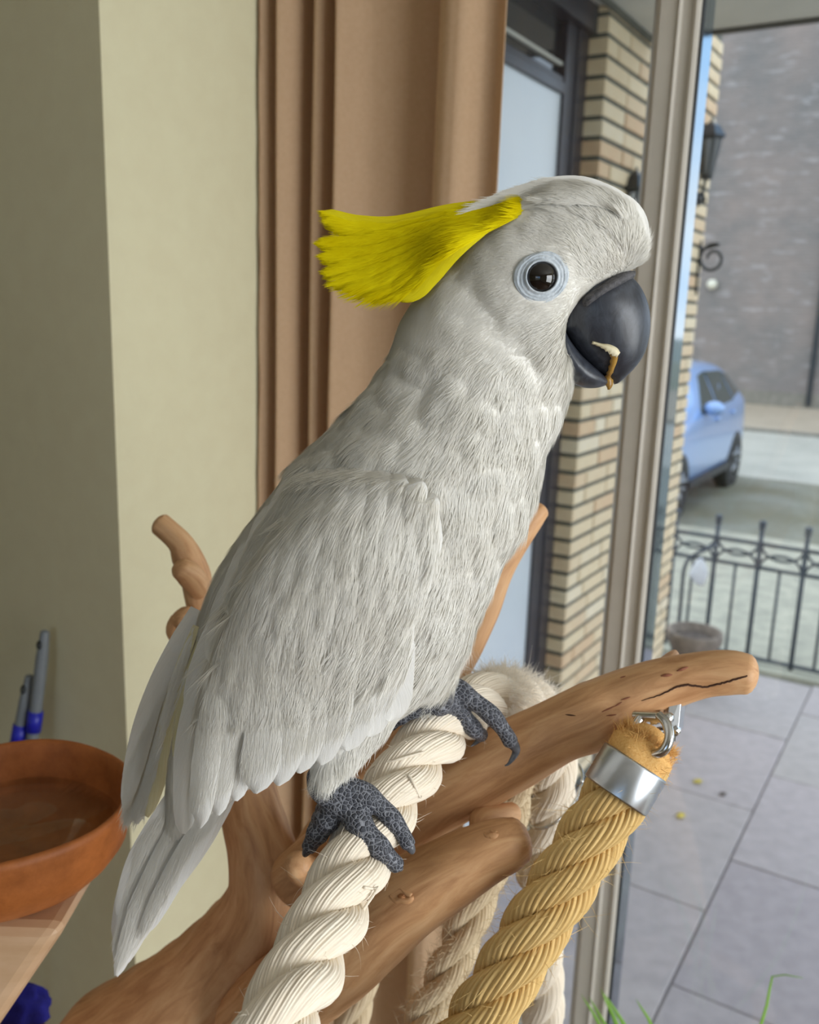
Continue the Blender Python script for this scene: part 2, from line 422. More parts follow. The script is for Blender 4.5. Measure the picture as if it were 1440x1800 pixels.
# ------------------------------------------------------------------ front door in the porch
M_dframe = basic('anthracite_door_frame', S(52, 55, 66), S(46, 48, 58), .35, 10)
M_dpanel = basic('door_panel', S(214, 222, 230), S(206, 214, 224), .22, 2, spec=.6)
M_dglass = basic('dark_transom_glass', S(40, 44, 50), None, .05, spec=.8)
door = empty('door_1', AB(2.4, 1.24, 0)); st(door)
abox('door_panel', 1.7, 2.85, 1.232, 1.27, .04, 2.57, M_dpanel, door)
abox('frame_post', 2.84, 2.93, 1.222, 1.30, 0, 2.86, M_dframe, door, bevel=.003)
abox('frame_post', 2.92, 3.01, 1.215, 1.30, 0, 2.86, M_dframe, door, bevel=.003)
abox('frame_post', 1.6, 1.7, 1.215, 1.30, 0, 2.86, M_dframe, door)
abox('transom_bar', 1.7, 2.84, 1.220, 1.28, 2.57, 2.605, M_dframe, door, bevel=.003)
abox('transom_bar', 1.7, 2.84, 1.226, 1.28, 2.603, 2.622, M_dframe, door, bevel=.003)
abox('transom_pane', 1.7, 2.84, 1.245, 1.26, 2.622, 2.80, M_dglass, door)
abox('transom_light_strip', 1.7, 2.84, 1.232, 1.246, 2.654, 2.664, M_soff, door)  # pale strip put in for the bright line reflecting on the transom
abox('head_beam', 1.6, 3.01, 1.19, 1.30, 2.78, 2.86, M_dframe, door)
abox('threshold', 1.6, 3.01, 1.18, 1.30, 0, .04, M_kerb, door)
st(abox('wall_porch_inner', 1.36, 1.6, 1.15, 1.4, 0, 2.862, M_mortar))
st(abox('wall_hall', 1.36, 3.3, 1.41, 1.5, 0, 2.862, M_dframe))

# wall lanterns, scroll bracket
M_black = basic('black_iron', S(30, 34, 40), S(40, 45, 52), .4, 40)
M_iron = basic('grey_iron_paint', S(72, 82, 92), S(58, 66, 76), .45, 30, spec=.5)
M_lamp_cap = basic('lantern_cap', S(44, 47, 54), None, .22)
M_lglass = basic('lantern_glass', S(120, 124, 128), None, .1)
def lantern(name, a, b, ztop, hh, r, label):
    L = empty(name, AB(a, PB, ztop-hh))
    c = AB(a, b, 0)
    lathe('roof', [(r*1.25, ztop-.02), (r*1.28, ztop-.012), (r*.7, ztop+.03), (r*.12, ztop+.05), (.004, ztop+.06)], 6, c, M_lamp_cap, L, smooth=False)
    lathe('lantern_body', [(r*.45, ztop-hh), (r*.5, ztop-hh+.01), (r*1.05, ztop-.02)], 6, c, M_black, L, smooth=False)
    for k in range(6):
        th = math.pi*k/3+math.pi/6
        d = np.array([math.cos(th), math.sin(th), 0])
        mbp = MB(); t_ = np.array([-d[1], d[0], 0])
        p = [c+d*(r*.46)+t_*r*.2+np.array([0, 0, ztop-hh+.02]), c+d*(r*.46)-t_*r*.2+np.array([0, 0, ztop-hh+.02]), c+d*(r*.92)-t_*r*.45+np.array([0, 0, ztop-.03]), c+d*(r*.92)+t_*r*.45+np.array([0, 0, ztop-.03])]
        mbp.add(p+[q-d*.004 for q in p], BOXF); mbp.build('pane', M_lglass, L)
    tube('bracket_arm', catmull([AB(a, b, ztop-hh+.01), AB(a, b+.01, ztop-hh-.05), AB(a, PB-.03, ztop-hh-.09), AB(a, PB+.004, ztop-hh-.08)], 14), .007, M_black, L, 8)
    lathe('wall_plate', [(.03, -.002), (.03, .012), (.02, .016)], 12, AB(a, PB+.002, ztop-hh-.08), M_black, L, ax=-B_)
    tag(L, label, 'lamp'); return L
_q = onN(1250, 234, A_, 4.22)
lantern('wall_lantern', 4.22, _q@B_, _q[2]-.0, .19, .05, 'black wall lantern with flared cap near the brick wall end')
_q = onN(1117, 325, A_, 3.32)
lantern('wall_lantern', 3.32, _q@B_, _q[2], .15, .04, 'black wall lantern mounted on the brick pier by the mullion')
sc_ = empty('scroll_bracket', AB(4.33, PB, 2.08)); tag(sc_, 'black wrought iron scroll bracket on the brick wall end', 'bracket')
zc = onN(1245, 455, A_, 4.33); bz = zc@B_; zz = zc[2]
sp = []
for k in range(60):
    t = k/59; th = math.pi*.62-t*math.pi*2.6; r = .064*(1-t*.62)
    sp.append(AB(4.33, bz-.02+math.cos(th)*r, zz+math.sin(th)*r*1.05))
tube('scroll', sp, .007, M_black, sc_, 8)
tube('stay', catmull([sp[0], AB(4.33, bz+.05, zz+.03), AB(4.33, PB+.004, zz-.03)], 12), .007, M_black, sc_, 8)
tube('stay', catmull([AB(4.33, bz+.035, zz+.02), AB(4.33, bz+.055, zz-.05), AB(4.33, PB+.004, zz-.12)], 12), .006, M_black, sc_, 8)
tube('wall_bar', [AB(4.33, PB-.002, zz-.16), AB(4.33, PB-.002, zz+.08)], .008, M_black, sc_, 8)

# ------------------------------------------------------------------ building across the street
mtB, tB, bB = newmat('dark_weathered_brick'); bB.inputs['Roughness'].default_value = .85
tcB = N(tB, 'ShaderNodeTexCoord'); mpB = N(tB, 'ShaderNodeMapping'); tB.links.new(tcB.outputs['UV'], mpB.inputs['Vector'])
br = N(tB, 'ShaderNodeTexBrick', Scale=1.0); br.inputs['Color1'].default_value = S(140, 134, 132); br.inputs['Color2'].default_value = S(116, 112, 112); br.inputs['Mortar'].default_value = S(88, 86, 86)
br.inputs['Brick Width'].default_value = .23; br.inputs['Row Height'].default_value = .07; br.inputs['Mortar Size'].default_value = .008
tB.links.new(mpB.outputs[0], br.inputs['Vector'])
n1 = N(tB, 'ShaderNodeTexNoise', Scale=.55, Detail=7, Roughness=.65); tB.links.new(mpB.outputs[0], n1.inputs['Vector'])
r1 = N(tB, 'ShaderNodeValToRGB'); r1.color_ramp.elements[0].position = .35; r1.color_ramp.elements[1].position = .7; r1.color_ramp.elements[0].color = S(124, 124, 124); r1.color_ramp.elements[1].color = S(166, 150, 143)
tB.links.new(n1.outputs['Fac'], r1.inputs['Fac'])
mx1 = N(tB, 'ShaderNodeMixRGB'); mx1.inputs[0].default_value = .6; tB.links.new(br.outputs['Color'], mx1.inputs[1]); tB.links.new(r1.outputs[0], mx1.inputs[2])
mp2 = N(tB, 'ShaderNodeMapping'); mp2.inputs['Scale'].default_value = (1, 3.2, 1); tB.links.new(tcB.outputs['UV'], mp2.inputs['Vector'])
n2 = N(tB, 'ShaderNodeTexNoise', Scale=1.7, Detail=3, Roughness=.7); tB.links.new(mp2.outputs[0], n2.inputs['Vector'])
r2 = N(tB, 'ShaderNodeValToRGB'); r2.color_ramp.elements[0].position = .56; r2.color_ramp.elements[1].position = .68
tB.links.new(n2.outputs['Fac'], r2.inputs['Fac'])
mx2 = N(tB, 'ShaderNodeMixRGB'); mx2.inputs[2].default_value = S(196, 192, 194); ml = N(tB, 'ShaderNodeMath', operation='MULTIPLY'); ml.inputs[1].default_value = .38
tB.links.new(r2.outputs[0], ml.inputs[0]); tB.links.new(ml.outputs[0], mx2.inputs[0]); tB.links.new(mx1.outputs[0], mx2.inputs[1]); tB.links.new(mx2.outputs[0], bB.inputs['Base Color'])
bv = boxv(21.8, 26, -3.5, 14, 0, 11)
bo = mk('brick_building', bv, BOXF, mtB, None, False, None)
ul = bo.data.uv_layers.new(name='UVMap')
for lp in bo.data.loops:
    p = np.array(bo.data.vertices[lp.vertex_index].co); ul.data[lp.index].uv = (p@B_+(p@A_), p[2])
bld = empty('street_building', AB(21.8, 4, 0)); adopt(bo, bld); bo.name = 'wall'
abox('plinth', 21.74, 21.8, -3.5, 14, 0, .35, M_kerb, bld)
abox('eaves', 21.5, 26.2, -3.8, 14.3, 11, 11.3, M_dark, bld)
pp = onN(1438, 575, A_, 21.7); tube('downpipe', [AB(21.7, pp@B_, .1), AB(21.7, pp@B_, 11)], .06, M_iron, bld, 8)
tag(bld, 'weathered dark brick building across the street', 'building')
p = onN(1252, 500, A_, 21.7); wl = empty('globe_lamp', p)
lathe('globe', [(.02, -.11), (.08, -.09), (.115, -.03), (.115, .03), (.08, .09), (.02, .11)], 14, p, M_lamp_w if 'M_lamp_w' in globals() else basic('white_globe', S(226, 224, 208), None, .4), wl)
tube('lamp_arm', [p, AB(21.801, p@B_, p[2])], .03, M_dark, wl, 8)
tag(wl, 'small white globe lamp on the dark brick building', 'lamp')
# ------------------------------------------------------------------ garden fence
FA = 5.137
fe = empty('garden_fence', AB(FA, .6, .02)); tag(fe, 'low dark iron fence with ball finials and curved tracery', 'fence')
bL, bR = 1.40, -2.4
for z, r in ((.702, .011), (.568, .011), (.045, .012)):
    tube('rail', [AB(FA, bL, z), AB(FA, bR, z)], r, M_iron, fe, 8)
M_fin = M_iron
pb = [1.108+.234*k for k in range(1, -16, -1)]
for b in pb:
    if b > bL or b < bR: continue
    po = tube('post', [AB(FA, b, .0), AB(FA, b, .80)], .0125, M_iron, fe, 10)
    fi = lathe('finial', [(.010, .782), (.02, .79), (.02, .797), (.012, .80), (.018, .806), (.0215, .817), (.018, .829), (.008, .836), (.002, .838)], 12, AB(FA, b, 0), M_fin)
    adopt(fi, po)
    tube('baluster', [AB(FA, b-.117, .045), AB(FA, b-.117, .568)], .0085, M_iron, fe, 8)
    lo = [AB(FA, b-.117+math.cos(t)*.108, .575+math.sin(t)*.075) for t in np.linspace(0, math.pi, 17)]
    hi = [AB(FA, b-.117+math.cos(t)*.108, .697-math.sin(t)*.075) for t in np.linspace(0, math.pi, 17)]
    tube('arch', lo, .0075, M_iron, fe, 6); tube('arch', hi, .0075, M_iron, fe, 6)
# hooked bar standing in front of the fence
hk = empty('hooked_stake', AB(4.85, 1.2, 0)); tag(hk, 'thin iron garden stake with hooked top in front of fence', 'stake')
h0 = onN(1206, 972, A_, 4.88); hb = h0@B_
tube('shaft', catmull([AB(4.88, hb+.0, -.01), AB(4.88, hb, .35), AB(4.88, hb, .56), AB(4.9, hb-.03, .63), AB(4.95, hb-.09, .67), AB(5.02, hb-.13, .69)], 30), .0105, M_iron, hk, 8)
# white plastic bag tied to the fence
M_bag = basic('white_plastic', S(236, 238, 244), S(222, 226, 236), .4, 12)
bc = onN(1229, 1002, A_, 5.10)
bm = bmesh.new(); bmesh.ops.create_icosphere(bm, subdivisions=3, radius=1)
for v in bm.verts:
    q = np.array(v.co); n_ = mnoise.noise(Vector(q*2.2)); s = 1+.28*n_
    wid = .036*(1-.35*max(0, q[2]))
    v.co = Vector(AB(5.108+q[0]*.018*s, bc@B_+q[1]*wid*1.35*s, bc[2]+q[2]*.078*s-.012))
bg_ = bpy.data.meshes.new('plastic_bag'); bm.to_mesh(bg_); bm.free(); bg_.materials.append(M_bag); bg_.polygons.foreach_set('use_smooth', [True]*len(bg_.polygons))
bo = bpy.data.objects.new('plastic_bag', bg_); COL.objects.link(bo); tag(bo, 'crumpled white plastic bag tied to the iron fence', 'bag')
# stone planter
M_stone = basic('stone_planter', S(150, 138, 128), S(112, 102, 94), .85, 22, bump=.5, bscale=50)
M_soil = basic('dry_soil', S(108, 98, 92), S(80, 72, 68), .95, 40, bump=.6, bscale=80)
pc = onN(1222, 1108, np.array([0, 0, 1.]), .33); pc[2] = 0
pl = empty('stone_planter', pc); tag(pl, 'round weathered stone planter near the garden fence', 'planter')
lathe('bowl', [(.09, 0), (.095, .03), (.10, .12), (.115, .24), (.135, .27), (.142, .285), (.142, .325), (.134, .332), (.122, .328), (.112, .27)], 24, pc, M_stone, pl)
lathe('soil', [(.113, .27), (.112, .285), (.06, .295), (.004, .29)], 20, pc, M_soil, pl)
# fallen leaves
M_yl = basic('yellow_leaf', S(226, 208, 96), S(206, 184, 70), .6, 60)
for i, (px, py, rot, sc) in enumerate(((1227, 1374, .5, 1.), (1197, 1434, .9, 1.05), (1271, 1396, .2, .7))):
    c = onN(px, py, np.array([0, 0, 1.]), .004)
    sc *= 1.7; L = .022*sc; vs = []; fs = []
    for k in range(9):
        t = k/8; w_ = .009*sc*math.sin(math.pi*min(1, t*.97+.03))**.7
        for u in (-1, 0, 1):
            x = (t-.5)*2*L*.62; yv = u*w_
            vs.append(c+np.array([x*math.cos(rot)-yv*math.sin(rot), x*math.sin(rot)+yv*math.cos(rot), .003*abs(u)+.004*(t-.5)**2]))
    for k in range(8):
        for u in range(2): q = k*3+u; fs.append((q, q+1, q+4, q+3))
    o = mk('fallen_leaf', vs, fs, M_yl if i < 2 else M_soil, None, True); sd = o.modifiers.new('t', 'SOLIDIFY'); sd.thickness = .0012
    tag(o, ['small yellow fallen leaf on grey paving, nearer the fence', 'small yellow fallen leaf on grey paving, nearer the window', 'small dark brown shrivelled leaf on grey paving'][i], 'leaf', 'fallen leaves on the patio')

# ------------------------------------------------------------------ blue car on the drive
mtC, tC, bC = newmat('light_blue_car_paint'); bC.inputs['Base Color'].default_value = S(138, 170, 220); bC.inputs['Metallic'].default_value = .25; bC.inputs['Roughness'].default_value = .28; bC.inputs['Coat Weight'].default_value = .8; bC.inputs['Coat Roughness'].default_value = .08
M_cglass = basic('car_glass', S(52, 66, 66), None, .06, spec=.7)
M_tyre = basic('tyre_rubber', S(38, 40, 44), None, .8); M_rim = basic('alloy_rim', S(150, 154, 160), None, .3, metal=.8)
M_trim = basic('car_black_trim', S(30, 32, 36), None, .5); M_light = basic('headlight', S(214, 222, 230), None, .1)
CB = 3.08; FX = 7.95
car = empty('blue_hatchback', AB(9.8, CB, 0)); tag(car, 'light blue hatchback parked on the drive behind brick wall', 'car')
# stations along the length: offset from the nose, half width, sill z, belt z, roof z, half width at roof
stt = [(0.0, .52, .36, .58, .60, .45), (.06, .66, .27, .66, .70, .55), (.25, .76, .22, .76, .80, .62), (.6, .80, .22, .86, .91, .66), (.95, .815, .22, .91, .97, .66), (1.12, .82, .22, .93, 1.02, .64), (1.45, .825, .22, .95, 1.27, .60), (1.75, .825, .22, .96, 1.40, .575), (2.15, .825, .22, .97, 1.455, .57), (2.6, .825, .22, .985, 1.455, .565), (3.0, .82, .22, 1.0, 1.42, .555), (3.3, .81, .23, 1.01, 1.34, .54), (3.48, .79, .27, 1.0, 1.18, .56), (3.60, .74, .32, .93, .98, .60), (3.66, .62, .40, .72, .75, .52)]
cv = []; cf_ = []; nr = 0
def cring(s):
    x, w_, zs, zb, zr, wr_ = s
    half = [(0, zs), (w_*.86, zs), (w_*.97, zs+.06), (w_*1.0, zs+.2), (w_*1.0, (zs+zb)/2+.05), (w_*.975, zb-.06), (w_*.955, zb), (wr_+(w_*.94-wr_)*.5, zb+(zr-zb)*.5), (wr_, zb+(zr-zb)*.86), (wr_*.82, zb+(zr-zb)*.97), (0, zr+.01)]
    return [(x, -y, z) for y, z in half]+[(x, y, z) for y, z in half[-2:0:-1]]
for s in stt:
    r = cring(s); nr = len(r); cv += [AB(FX+x, CB+y, z) for x, y, z in r]
for i in range(len(stt)-1):
    for j in range(nr):
        k = (j+1) % nr; cf_.append((i*nr+j, i*nr+k, (i+1)*nr+k, (i+1)*nr+j))
cf_.append(tuple(range(nr))[::-1]); cf_.append(tuple((len(stt)-1)*nr+j for j in range(nr)))
body = mk('body_shell', cv, cf_, mtC, None, True); ss = body.modifiers.new('s', 'SUBSURF'); ss.levels = 1; ss.render_levels = 2; adopt(body, car)
def station(x):
    xs = [s[0] for s in stt]; return [np.interp(x, xs, [s[q] for s in stt]) for q in range(1, 6)]
def side_pt(x, f, side, out=.012):
    w_, zs, zb, zr, wr_ = station(x); y = np.interp(f, [0, .5, .86], [w_*.95, wr_+(w_*.94-wr_)*.5, wr_]); z = zb+(zr-zb)*f
    return AB(FX+x, CB+side*(y+out), z)
for side in (-1, 1):
    for poly in ([(1.42, .06), (2.02, .05), (2.02, .80), (1.82, .78)], [(2.08, .05), (2.78, .06), (2.7, .76), (2.08, .80)], [(2.84, .10), (3.22, .22), (2.98, .68), (2.76, .74)]):
        q = [side_pt(x, f, side) for x, f in poly]; mid = [side_pt(x, f, side, -.02) for x, f in poly]
        mb_ = MB(); mb_.add(mid+q, BOXF); mb_.build('side_window', M_cglass, car)
    for wx in (.66, 2.98):
        c = AB(FX+wx, CB+side*.71, .29); ax_ = B_*side
        lathe('wheel_arch', [(.35, -.02), (.352, .105), (.345, .112), (.30, .112)], 28, c, M_trim, car, ax=ax_)
        ty = lathe('tyre', [(.17, -.06), (.27, -.08), (.29, -.05), (.29, .09), (.275, .118), (.20, .122), (.185, .11)], 28, c, M_tyre, car, ax=ax_)
        rm = lathe('rim', [(.186, .095), (.175, .118), (.15, .112), (.05, .10), (.045, .115), (.002, .118)], 28, c, M_rim); adopt(rm, ty)
        for sp_ in range(5):
            th = sp_*2*math.pi/5; e1 = A_; d = e1*math.cos(th)+np.array([0, 0, 1])*math.sin(th)
            s_ = tube('spoke', [c+ax_*.117+d*.03, c+ax_*.121+d*.178], .016, M_rim, None, 6); adopt(s_, ty)
    # mirror, handles, door seams, sill
    mc = side_pt(1.52, .05, side, .10)
    mr = MB(); bmm = bmesh.new(); bmesh.ops.create_uvsphere(bmm, u_segments=16, v_segments=10, radius=1)
    for v in bmm.verts: q = np.array(v.co); v.co = Vector(mc+A_*(q[0]*.07+(.02 if q[0] > 0 else 0))+B_*q[1]*.105+np.array([0, 0, q[2]*.075+.045]))
    me_ = bpy.data.meshes.new('wing_mirror'); bmm.to_mesh(me_); bmm.free(); me_.materials.append(mtC); me_.polygons.foreach_set('use_smooth', [True]*len(me_.polygons))
    mo = bpy.data.objects.new('wing_mirror', me_); COL.objects.link(mo); adopt(mo, car)
    tube('mirror_stalk', [side_pt(1.56, .02, side, -.01), mc+np.array([0, 0, .02])], .025, M_trim, car, 8)
    for hx in (2.0, 2.72):
        w_, zs, zb, zr, wr_ = station(hx); tube('door_handle', [AB(FX+hx-.09, CB+side*(w_*.985+.012), zb-.1), AB(FX+hx+.07, CB+side*(w_*.985+.012), zb-.09)], .016, mtC, car, 8)
    abox('side_sill', FX+.95, FX+2.62, CB+side*.83-.02, CB+side*.83+.02, .25, .33, M_trim, car, bevel=.008)
    hl = AB(FX+.16, CB+side*.60, .68)
    bmm = bmesh.new(); bmesh.ops.create_uvsphere(bmm, u_segments=14, v_segments=8, radius=1)
    for v in bmm.verts: q = np.array(v.co); v.co = Vector(hl+A_*q[0]*.14+B_*q[1]*.10+np.array([0, 0, q[2]*.07]))
    me_ = bpy.data.meshes.new('headlight'); bmm.to_mesh(me_); bmm.free(); me_.materials.append(M_light); me_.polygons.foreach_set('use_smooth', [True]*len(me_.polygons))
    mo = bpy.data.objects.new('headlight', me_); COL.objects.link(mo); adopt(mo, car)
# windscreen
q = [AB(FX+1.13, CB-.60, 1.02), AB(FX+1.13, CB+.60, 1.02), AB(FX+1.70, CB+.52, 1.395), AB(FX+1.70, CB-.52, 1.395)]
nrm = np.array([0, 0, .02])-A_*.02
mb_ = MB(); mb_.add([p-nrm for p in q]+[p+nrm for p in q], BOXF); mb_.build('windscreen', M_cglass, car)
abox('bumper_grille', FX-.015, FX+.06, CB-.35, CB+.35, .36, .46, M_trim, car, bevel=.01)

# ------------------------------------------------------------------ inside, left: clay bowl on a wooden arm, brushes
mtT, tT, bT = newmat('terracotta'); bT.inputs['Roughness'].default_value = .55
tcT = N(tT, 'ShaderNodeTexCoord'); nT = N(tT, 'ShaderNodeTexNoise', Scale=45, Detail=8, Roughness=.7); tT.links.new(tcT.outputs['Object'], nT.inputs['Vector'])
crT = N(tT, 'ShaderNodeValToRGB'); crT.color_ramp.elements[0].position = .3; crT.color_ramp.elements[1].position = .75; crT.color_ramp.elements[0].color = S(150, 84, 34); crT.color_ramp.elements[1].color = S(192, 114, 56)
tT.links.new(nT.outputs['Fac'], crT.inputs['Fac']); tT.links.new(crT.outputs[0], bT.inputs['Base Color'])
bpT = N(tT, 'ShaderNodeBump', Strength=.35, Distance=.001); tT.links.new(nT.outputs['Fac'], bpT.inputs['Height']); tT.links.new(bpT.outputs[0], bT.inputs['Normal'])
mtW = thin_glass('clear_water', (.93, .95, .93, 1), 1.0)
BR = .092
bowl_y = .60
rim_r = onY(221, 1420, bowl_y)
bc = np.array([rim_r[0]-BR, bowl_y+.008, rim_r[2]])
bw = empty('clay_bowl', bc-np.array([0, 0, .068])); tag(bw, 'round terracotta bowl of water on a wooden arm', 'bowl')
c0 = bc-np.array([0, 0, .068])
def dish(prof, nu=64):
    v = []; f = []
    for r, h in prof:
        for j in range(nu):
            th = 2*math.pi*j/nu; rr = r*(1+.004*math.sin(3*th+1)); v.append(c0+np.array([rr*math.cos(th), rr*math.sin(th), h+.0008*math.sin(5*th)]))
    for i in range(len(prof)-1):
        for j in range(nu): k = (j+1) % nu; f.append((i*nu+j, i*nu+k, (i+1)*nu+k, (i+1)*nu+j))
    f.append(tuple(range(nu))[::-1]); f.append(tuple((len(prof)-1)*nu+j for j in range(nu))); return v, f
mb_ = MB(); mb_.add(*dish([(.045, 0), (.052, .001), (.066, .010), (.078, .022), (.0855, .033), (.089, .046), (.0905, .058), (.092, .064), (.0915, .068), (.089, .070), (.0865, .068), (.0845, .06), (.082, .045), (.074, .03), (.06, .016), (.03, .011)])); mb_.build('bowl', mtT, bw, True)
mb_ = MB(); mb_.add(*dish([(.080, .036), (.0808, .0405), (.04, .0405), (.002, .0405)])); mb_.build('water', mtW, bw, True)
M_arm = basic('pale_beech_arm', S(206, 172, 138), S(194, 158, 122), .55, 14, stretch=(1, 1, 4))
arm = empty('wooden_arm', c0+np.array([-.12, 0, -.25])); tag(arm, 'pale beige wooden support arm under the clay bowl', 'support')
# slanted arm: its right-hand edge runs from under the bowl down to the floor on the left
la = onY(205, 1488, .60); lb = onY(0, 1790, .60); ld_ = (lb-la)/(lb[2]-la[2])
ztop = c0[2]+.001
def arm_x(z): return (la+ld_*(z-la[2]))[0]
def ring4(z, wd_): x_ = arm_x(z); return [np.array([x_-wd_, .55, z]), np.array([x_, .55, z]), np.array([x_, .66, z]), np.array([x_-wd_, .66, z])]
mb_ = MB(); mb_.add(ring4(FL, .16)+ring4(ztop, .16), BOXF)
o = mb_.build('strut', M_arm, arm); bvm = o.modifiers.new('b', 'BEVEL'); bvm.width = .012; bvm.segments = 3

M_grey = basic('grey_plastic_handle', S(122, 128, 134), S(112, 118, 124), .35, 20); M_blue = basic('blue_plastic', S(30, 36, 168), None, .35)
def broom(pxt, pyt, pxb, pyb, r, label, ya, band, group):
    # leans on the shaded wall at its top, stands on the floor
    top = onN(pxt, pyt, A_, ya); low = onN(pxb, pyb, A_, ya-.02)
    d = (low-top)/np.linalg.norm(low-top); end = top+d*((FL+.09-top[2])/d[2])
    g = empty('long_handled_brush', (end[0], end[1], FL))
    n_ = 30; P_ = np.array([top+(end-top)*t for t in np.linspace(0, 1, n_)])
    R_ = [r*(.72 if i == 0 else 1.0)*(1.0 if i < 5 else .86) for i in range(n_)]
    h = tube('handle', P_, R_, M_grey, g, 16, roundcap=True)
    hp = top+d*.016; side = np.cross(d, -A_); side /= np.linalg.norm(side)
    ring = [hp-A_*(r*.86)+side*math.cos(t)*r*.42+d*math.sin(t)*r*.62 for t in np.linspace(0, 2*math.pi, 20)]
    hr = tube('hanging_hole', ring, r*.16, M_gasket, None, 6); adopt(hr, h)
    if band:
        c = top+d*band; b_ = tube('band', [c, c+d*.03], r*1.22, M_blue, None, 18); adopt(b_, h)
    abox_c = end
    mbx = MB(); mbx.add([abox_c+np.array(q) for q in [(-.013, -.02, -.03), (.013, -.02, -.03), (.013, .02, -.03), (-.013, .02, -.03), (-.01, -.015, .02), (.01, -.015, .02), (.01, .015, .02), (-.01, .015, .02)]], BOXF); mbx.build('brush_head', M_blue, g)
    mbx = MB(); mbx.add([abox_c+np.array(q) for q in [(-.013, -.03, -.09), (.013, -.03, -.09), (.013, .03, -.09), (-.013, .03, -.09), (-.012, -.018, -.03), (.012, -.018, -.03), (.012, .018, -.03), (-.012, .018, -.03)]], BOXF); mbx.build('bristles', M_grey, g)
    tag(g, label, 'brush', group)
broom(79, 1112, 57, 1300, .0085, 'taller grey brush handle with hanging hole leaning on wall', .745, .115, 'brushes leaning on the wall')
broom(52, 1190, 30, 1310, .0085, 'shorter grey brush handle leaning on wall behind the bowl', .735, .07, 'brushes leaning on the wall')
# blue cloth and clay saucer seen below the arm, standing on a small table
M_tbl = basic('brown_table', S(140, 84, 44), S(118, 68, 34), .5, 10, stretch=(1, 6, 1))
c_far = onY(30, 1762, .80); zt = c_far[2]; UPZ = np.array([0, 0, 1.]); c_near = onN(92, 1806, UPZ, zt)
tb = empty('side_table', ((c_far[0]+c_near[0])/2-.12, (c_far[1]+c_near[1])/2, FL)); tag(tb, 'small brown wooden side table beside the perch', 'table')
lft = np.array([-.26, 0, 0]); quad = [c_near, c_far, c_far+lft, c_near+lft]
mbx = MB(); mbx.add([q_-UPZ*.02 for q_ in quad]+quad, BOXF); o = mbx.build('table_top', M_tbl, tb); bvm = o.modifiers.new('b', 'BEVEL'); bvm.width = .003; bvm.segments = 2
qc = sum(quad)/4
for q_ in quad:
    l_ = q_*.82+qc*.18; tube('leg', [(l_[0], l_[1], FL), (l_[0], l_[1], zt-.018)], .010, M_tbl, tb, 10)
clc = onN(2, 1800, UPZ, zt)
M_cloth = basic('blue_cloth', S(36, 34, 150), S(28, 26, 120), .9, 60, bump=.5, bscale=300)
bm = bmesh.new(); bmesh.ops.create_icosphere(bm, subdivisions=4, radius=1)
for v in bm.verts:
    q = np.array(v.co); n_ = mnoise.noise(Vector(q*2.6)); z = max(q[2], -.25)*(1+.35*n_)
    v.co = Vector((clc[0]+q[0]*.042*(1+.2*n_), clc[1]+.012+q[1]*.026*(1+.2*n_), zt+.007+z*.027))
me_ = bpy.data.meshes.new('blue_cloth'); bm.to_mesh(me_); bm.free(); me_.materials.append(M_cloth); me_.polygons.foreach_set('use_smooth', [True]*len(me_.polygons))
o = bpy.data.objects.new('blue_cloth', me_); COL.objects.link(o); tag(o, 'crumpled blue cloth lying on the brown side table', 'cloth')

# ------------------------------------------------------------------ grass plant on the window board
M_leaf = basic('grass_leaf', S(160, 206, 92), S(132, 186, 70), .5, 30, stretch=(1, 1, .2)); translucent(M_leaf, .3, S(170, 210, 80))
M_pot = basic('grey_plant_pot', S(120, 116, 112), S(104, 100, 96), .6, 20)
pcen = AB(1.06, .235, .65)
pt = empty('potted_grass', pcen); tag(pt, 'potted grass plant with thin green blades on window board', 'plant')
lathe('pot', [(.05, 0), (.055, .004), (.07, .12), (.074, .125), (.074, .14), (.068, .14), (.064, .11)], 28, pcen, M_pot, pt)
lathe('soil', [(.064, .11), (.063, .122), (.02, .126), (.002, .124)], 20, pcen, M_soil, pt)
def blade(pts, wid):
    P_ = catmull(pts, 18); vs = []; fs = []
    T_ = np.gradient(P_, axis=0)
    for i in range(18):
        t = i/17; s_ = np.cross(T_[i], CF); s_ /= np.linalg.norm(s_)+1e-9; w_ = wid*(1-t)**.6*min(1, .4+t*3)+.0002
        n_ = np.cross(s_, T_[i]); n_ /= np.linalg.norm(n_)+1e-9
        vs += [P_[i]-s_*w_, P_[i]+n_*w_*.35, P_[i]+s_*w_]
    for i in range(17):
        for u in range(2): q = i*3+u; fs.append((q, q+1, q+4, q+3))
    o = mk('leaf', vs, fs, M_leaf, None, True); sd = o.modifiers.new('t', 'SOLIDIFY'); sd.thickness = .0005; adopt(o, pt)
soil = pcen+np.array([0, 0, .12])
tips = [((1022, 1748), (1060, 1815), .0036), ((1035, 1752), (1078, 1830), .004), ((1056, 1738), (1090, 1820), .0046), ((1062, 1745), (1110, 1830), .0045), ((1118, 1756), (1150, 1820), .004), ((1010, 1800), (1050, 1850), .004), ((1090, 1790), (1110, 1850), .004)]
for i, (tp_, md_, wd) in enumerate(tips):
    r_ = soil+A_*random.uniform(-.03, .03)+B_*random.uniform(-.03, .03)
    tip = onN(*tp_, A_, 1.05+.01*(i % 3)); mid = onN(*md_, A_, 1.05+.01*(i % 3)); low = r_*.55+mid*.45
    blade([r_, low, mid, tip], wd*1.6)
r_ = soil-B_*.04
blade([r_, onN(1310, 1900, A_, 1.07)*.8+r_*.2, onN(1340, 1795, A_, 1.08), onN(1355, 1728, A_, 1.08), onN(1362, 1712, A_, 1.08), onN(1385, 1714, A_, 1.075), onN(1412, 1719, A_, 1.07)], .004)
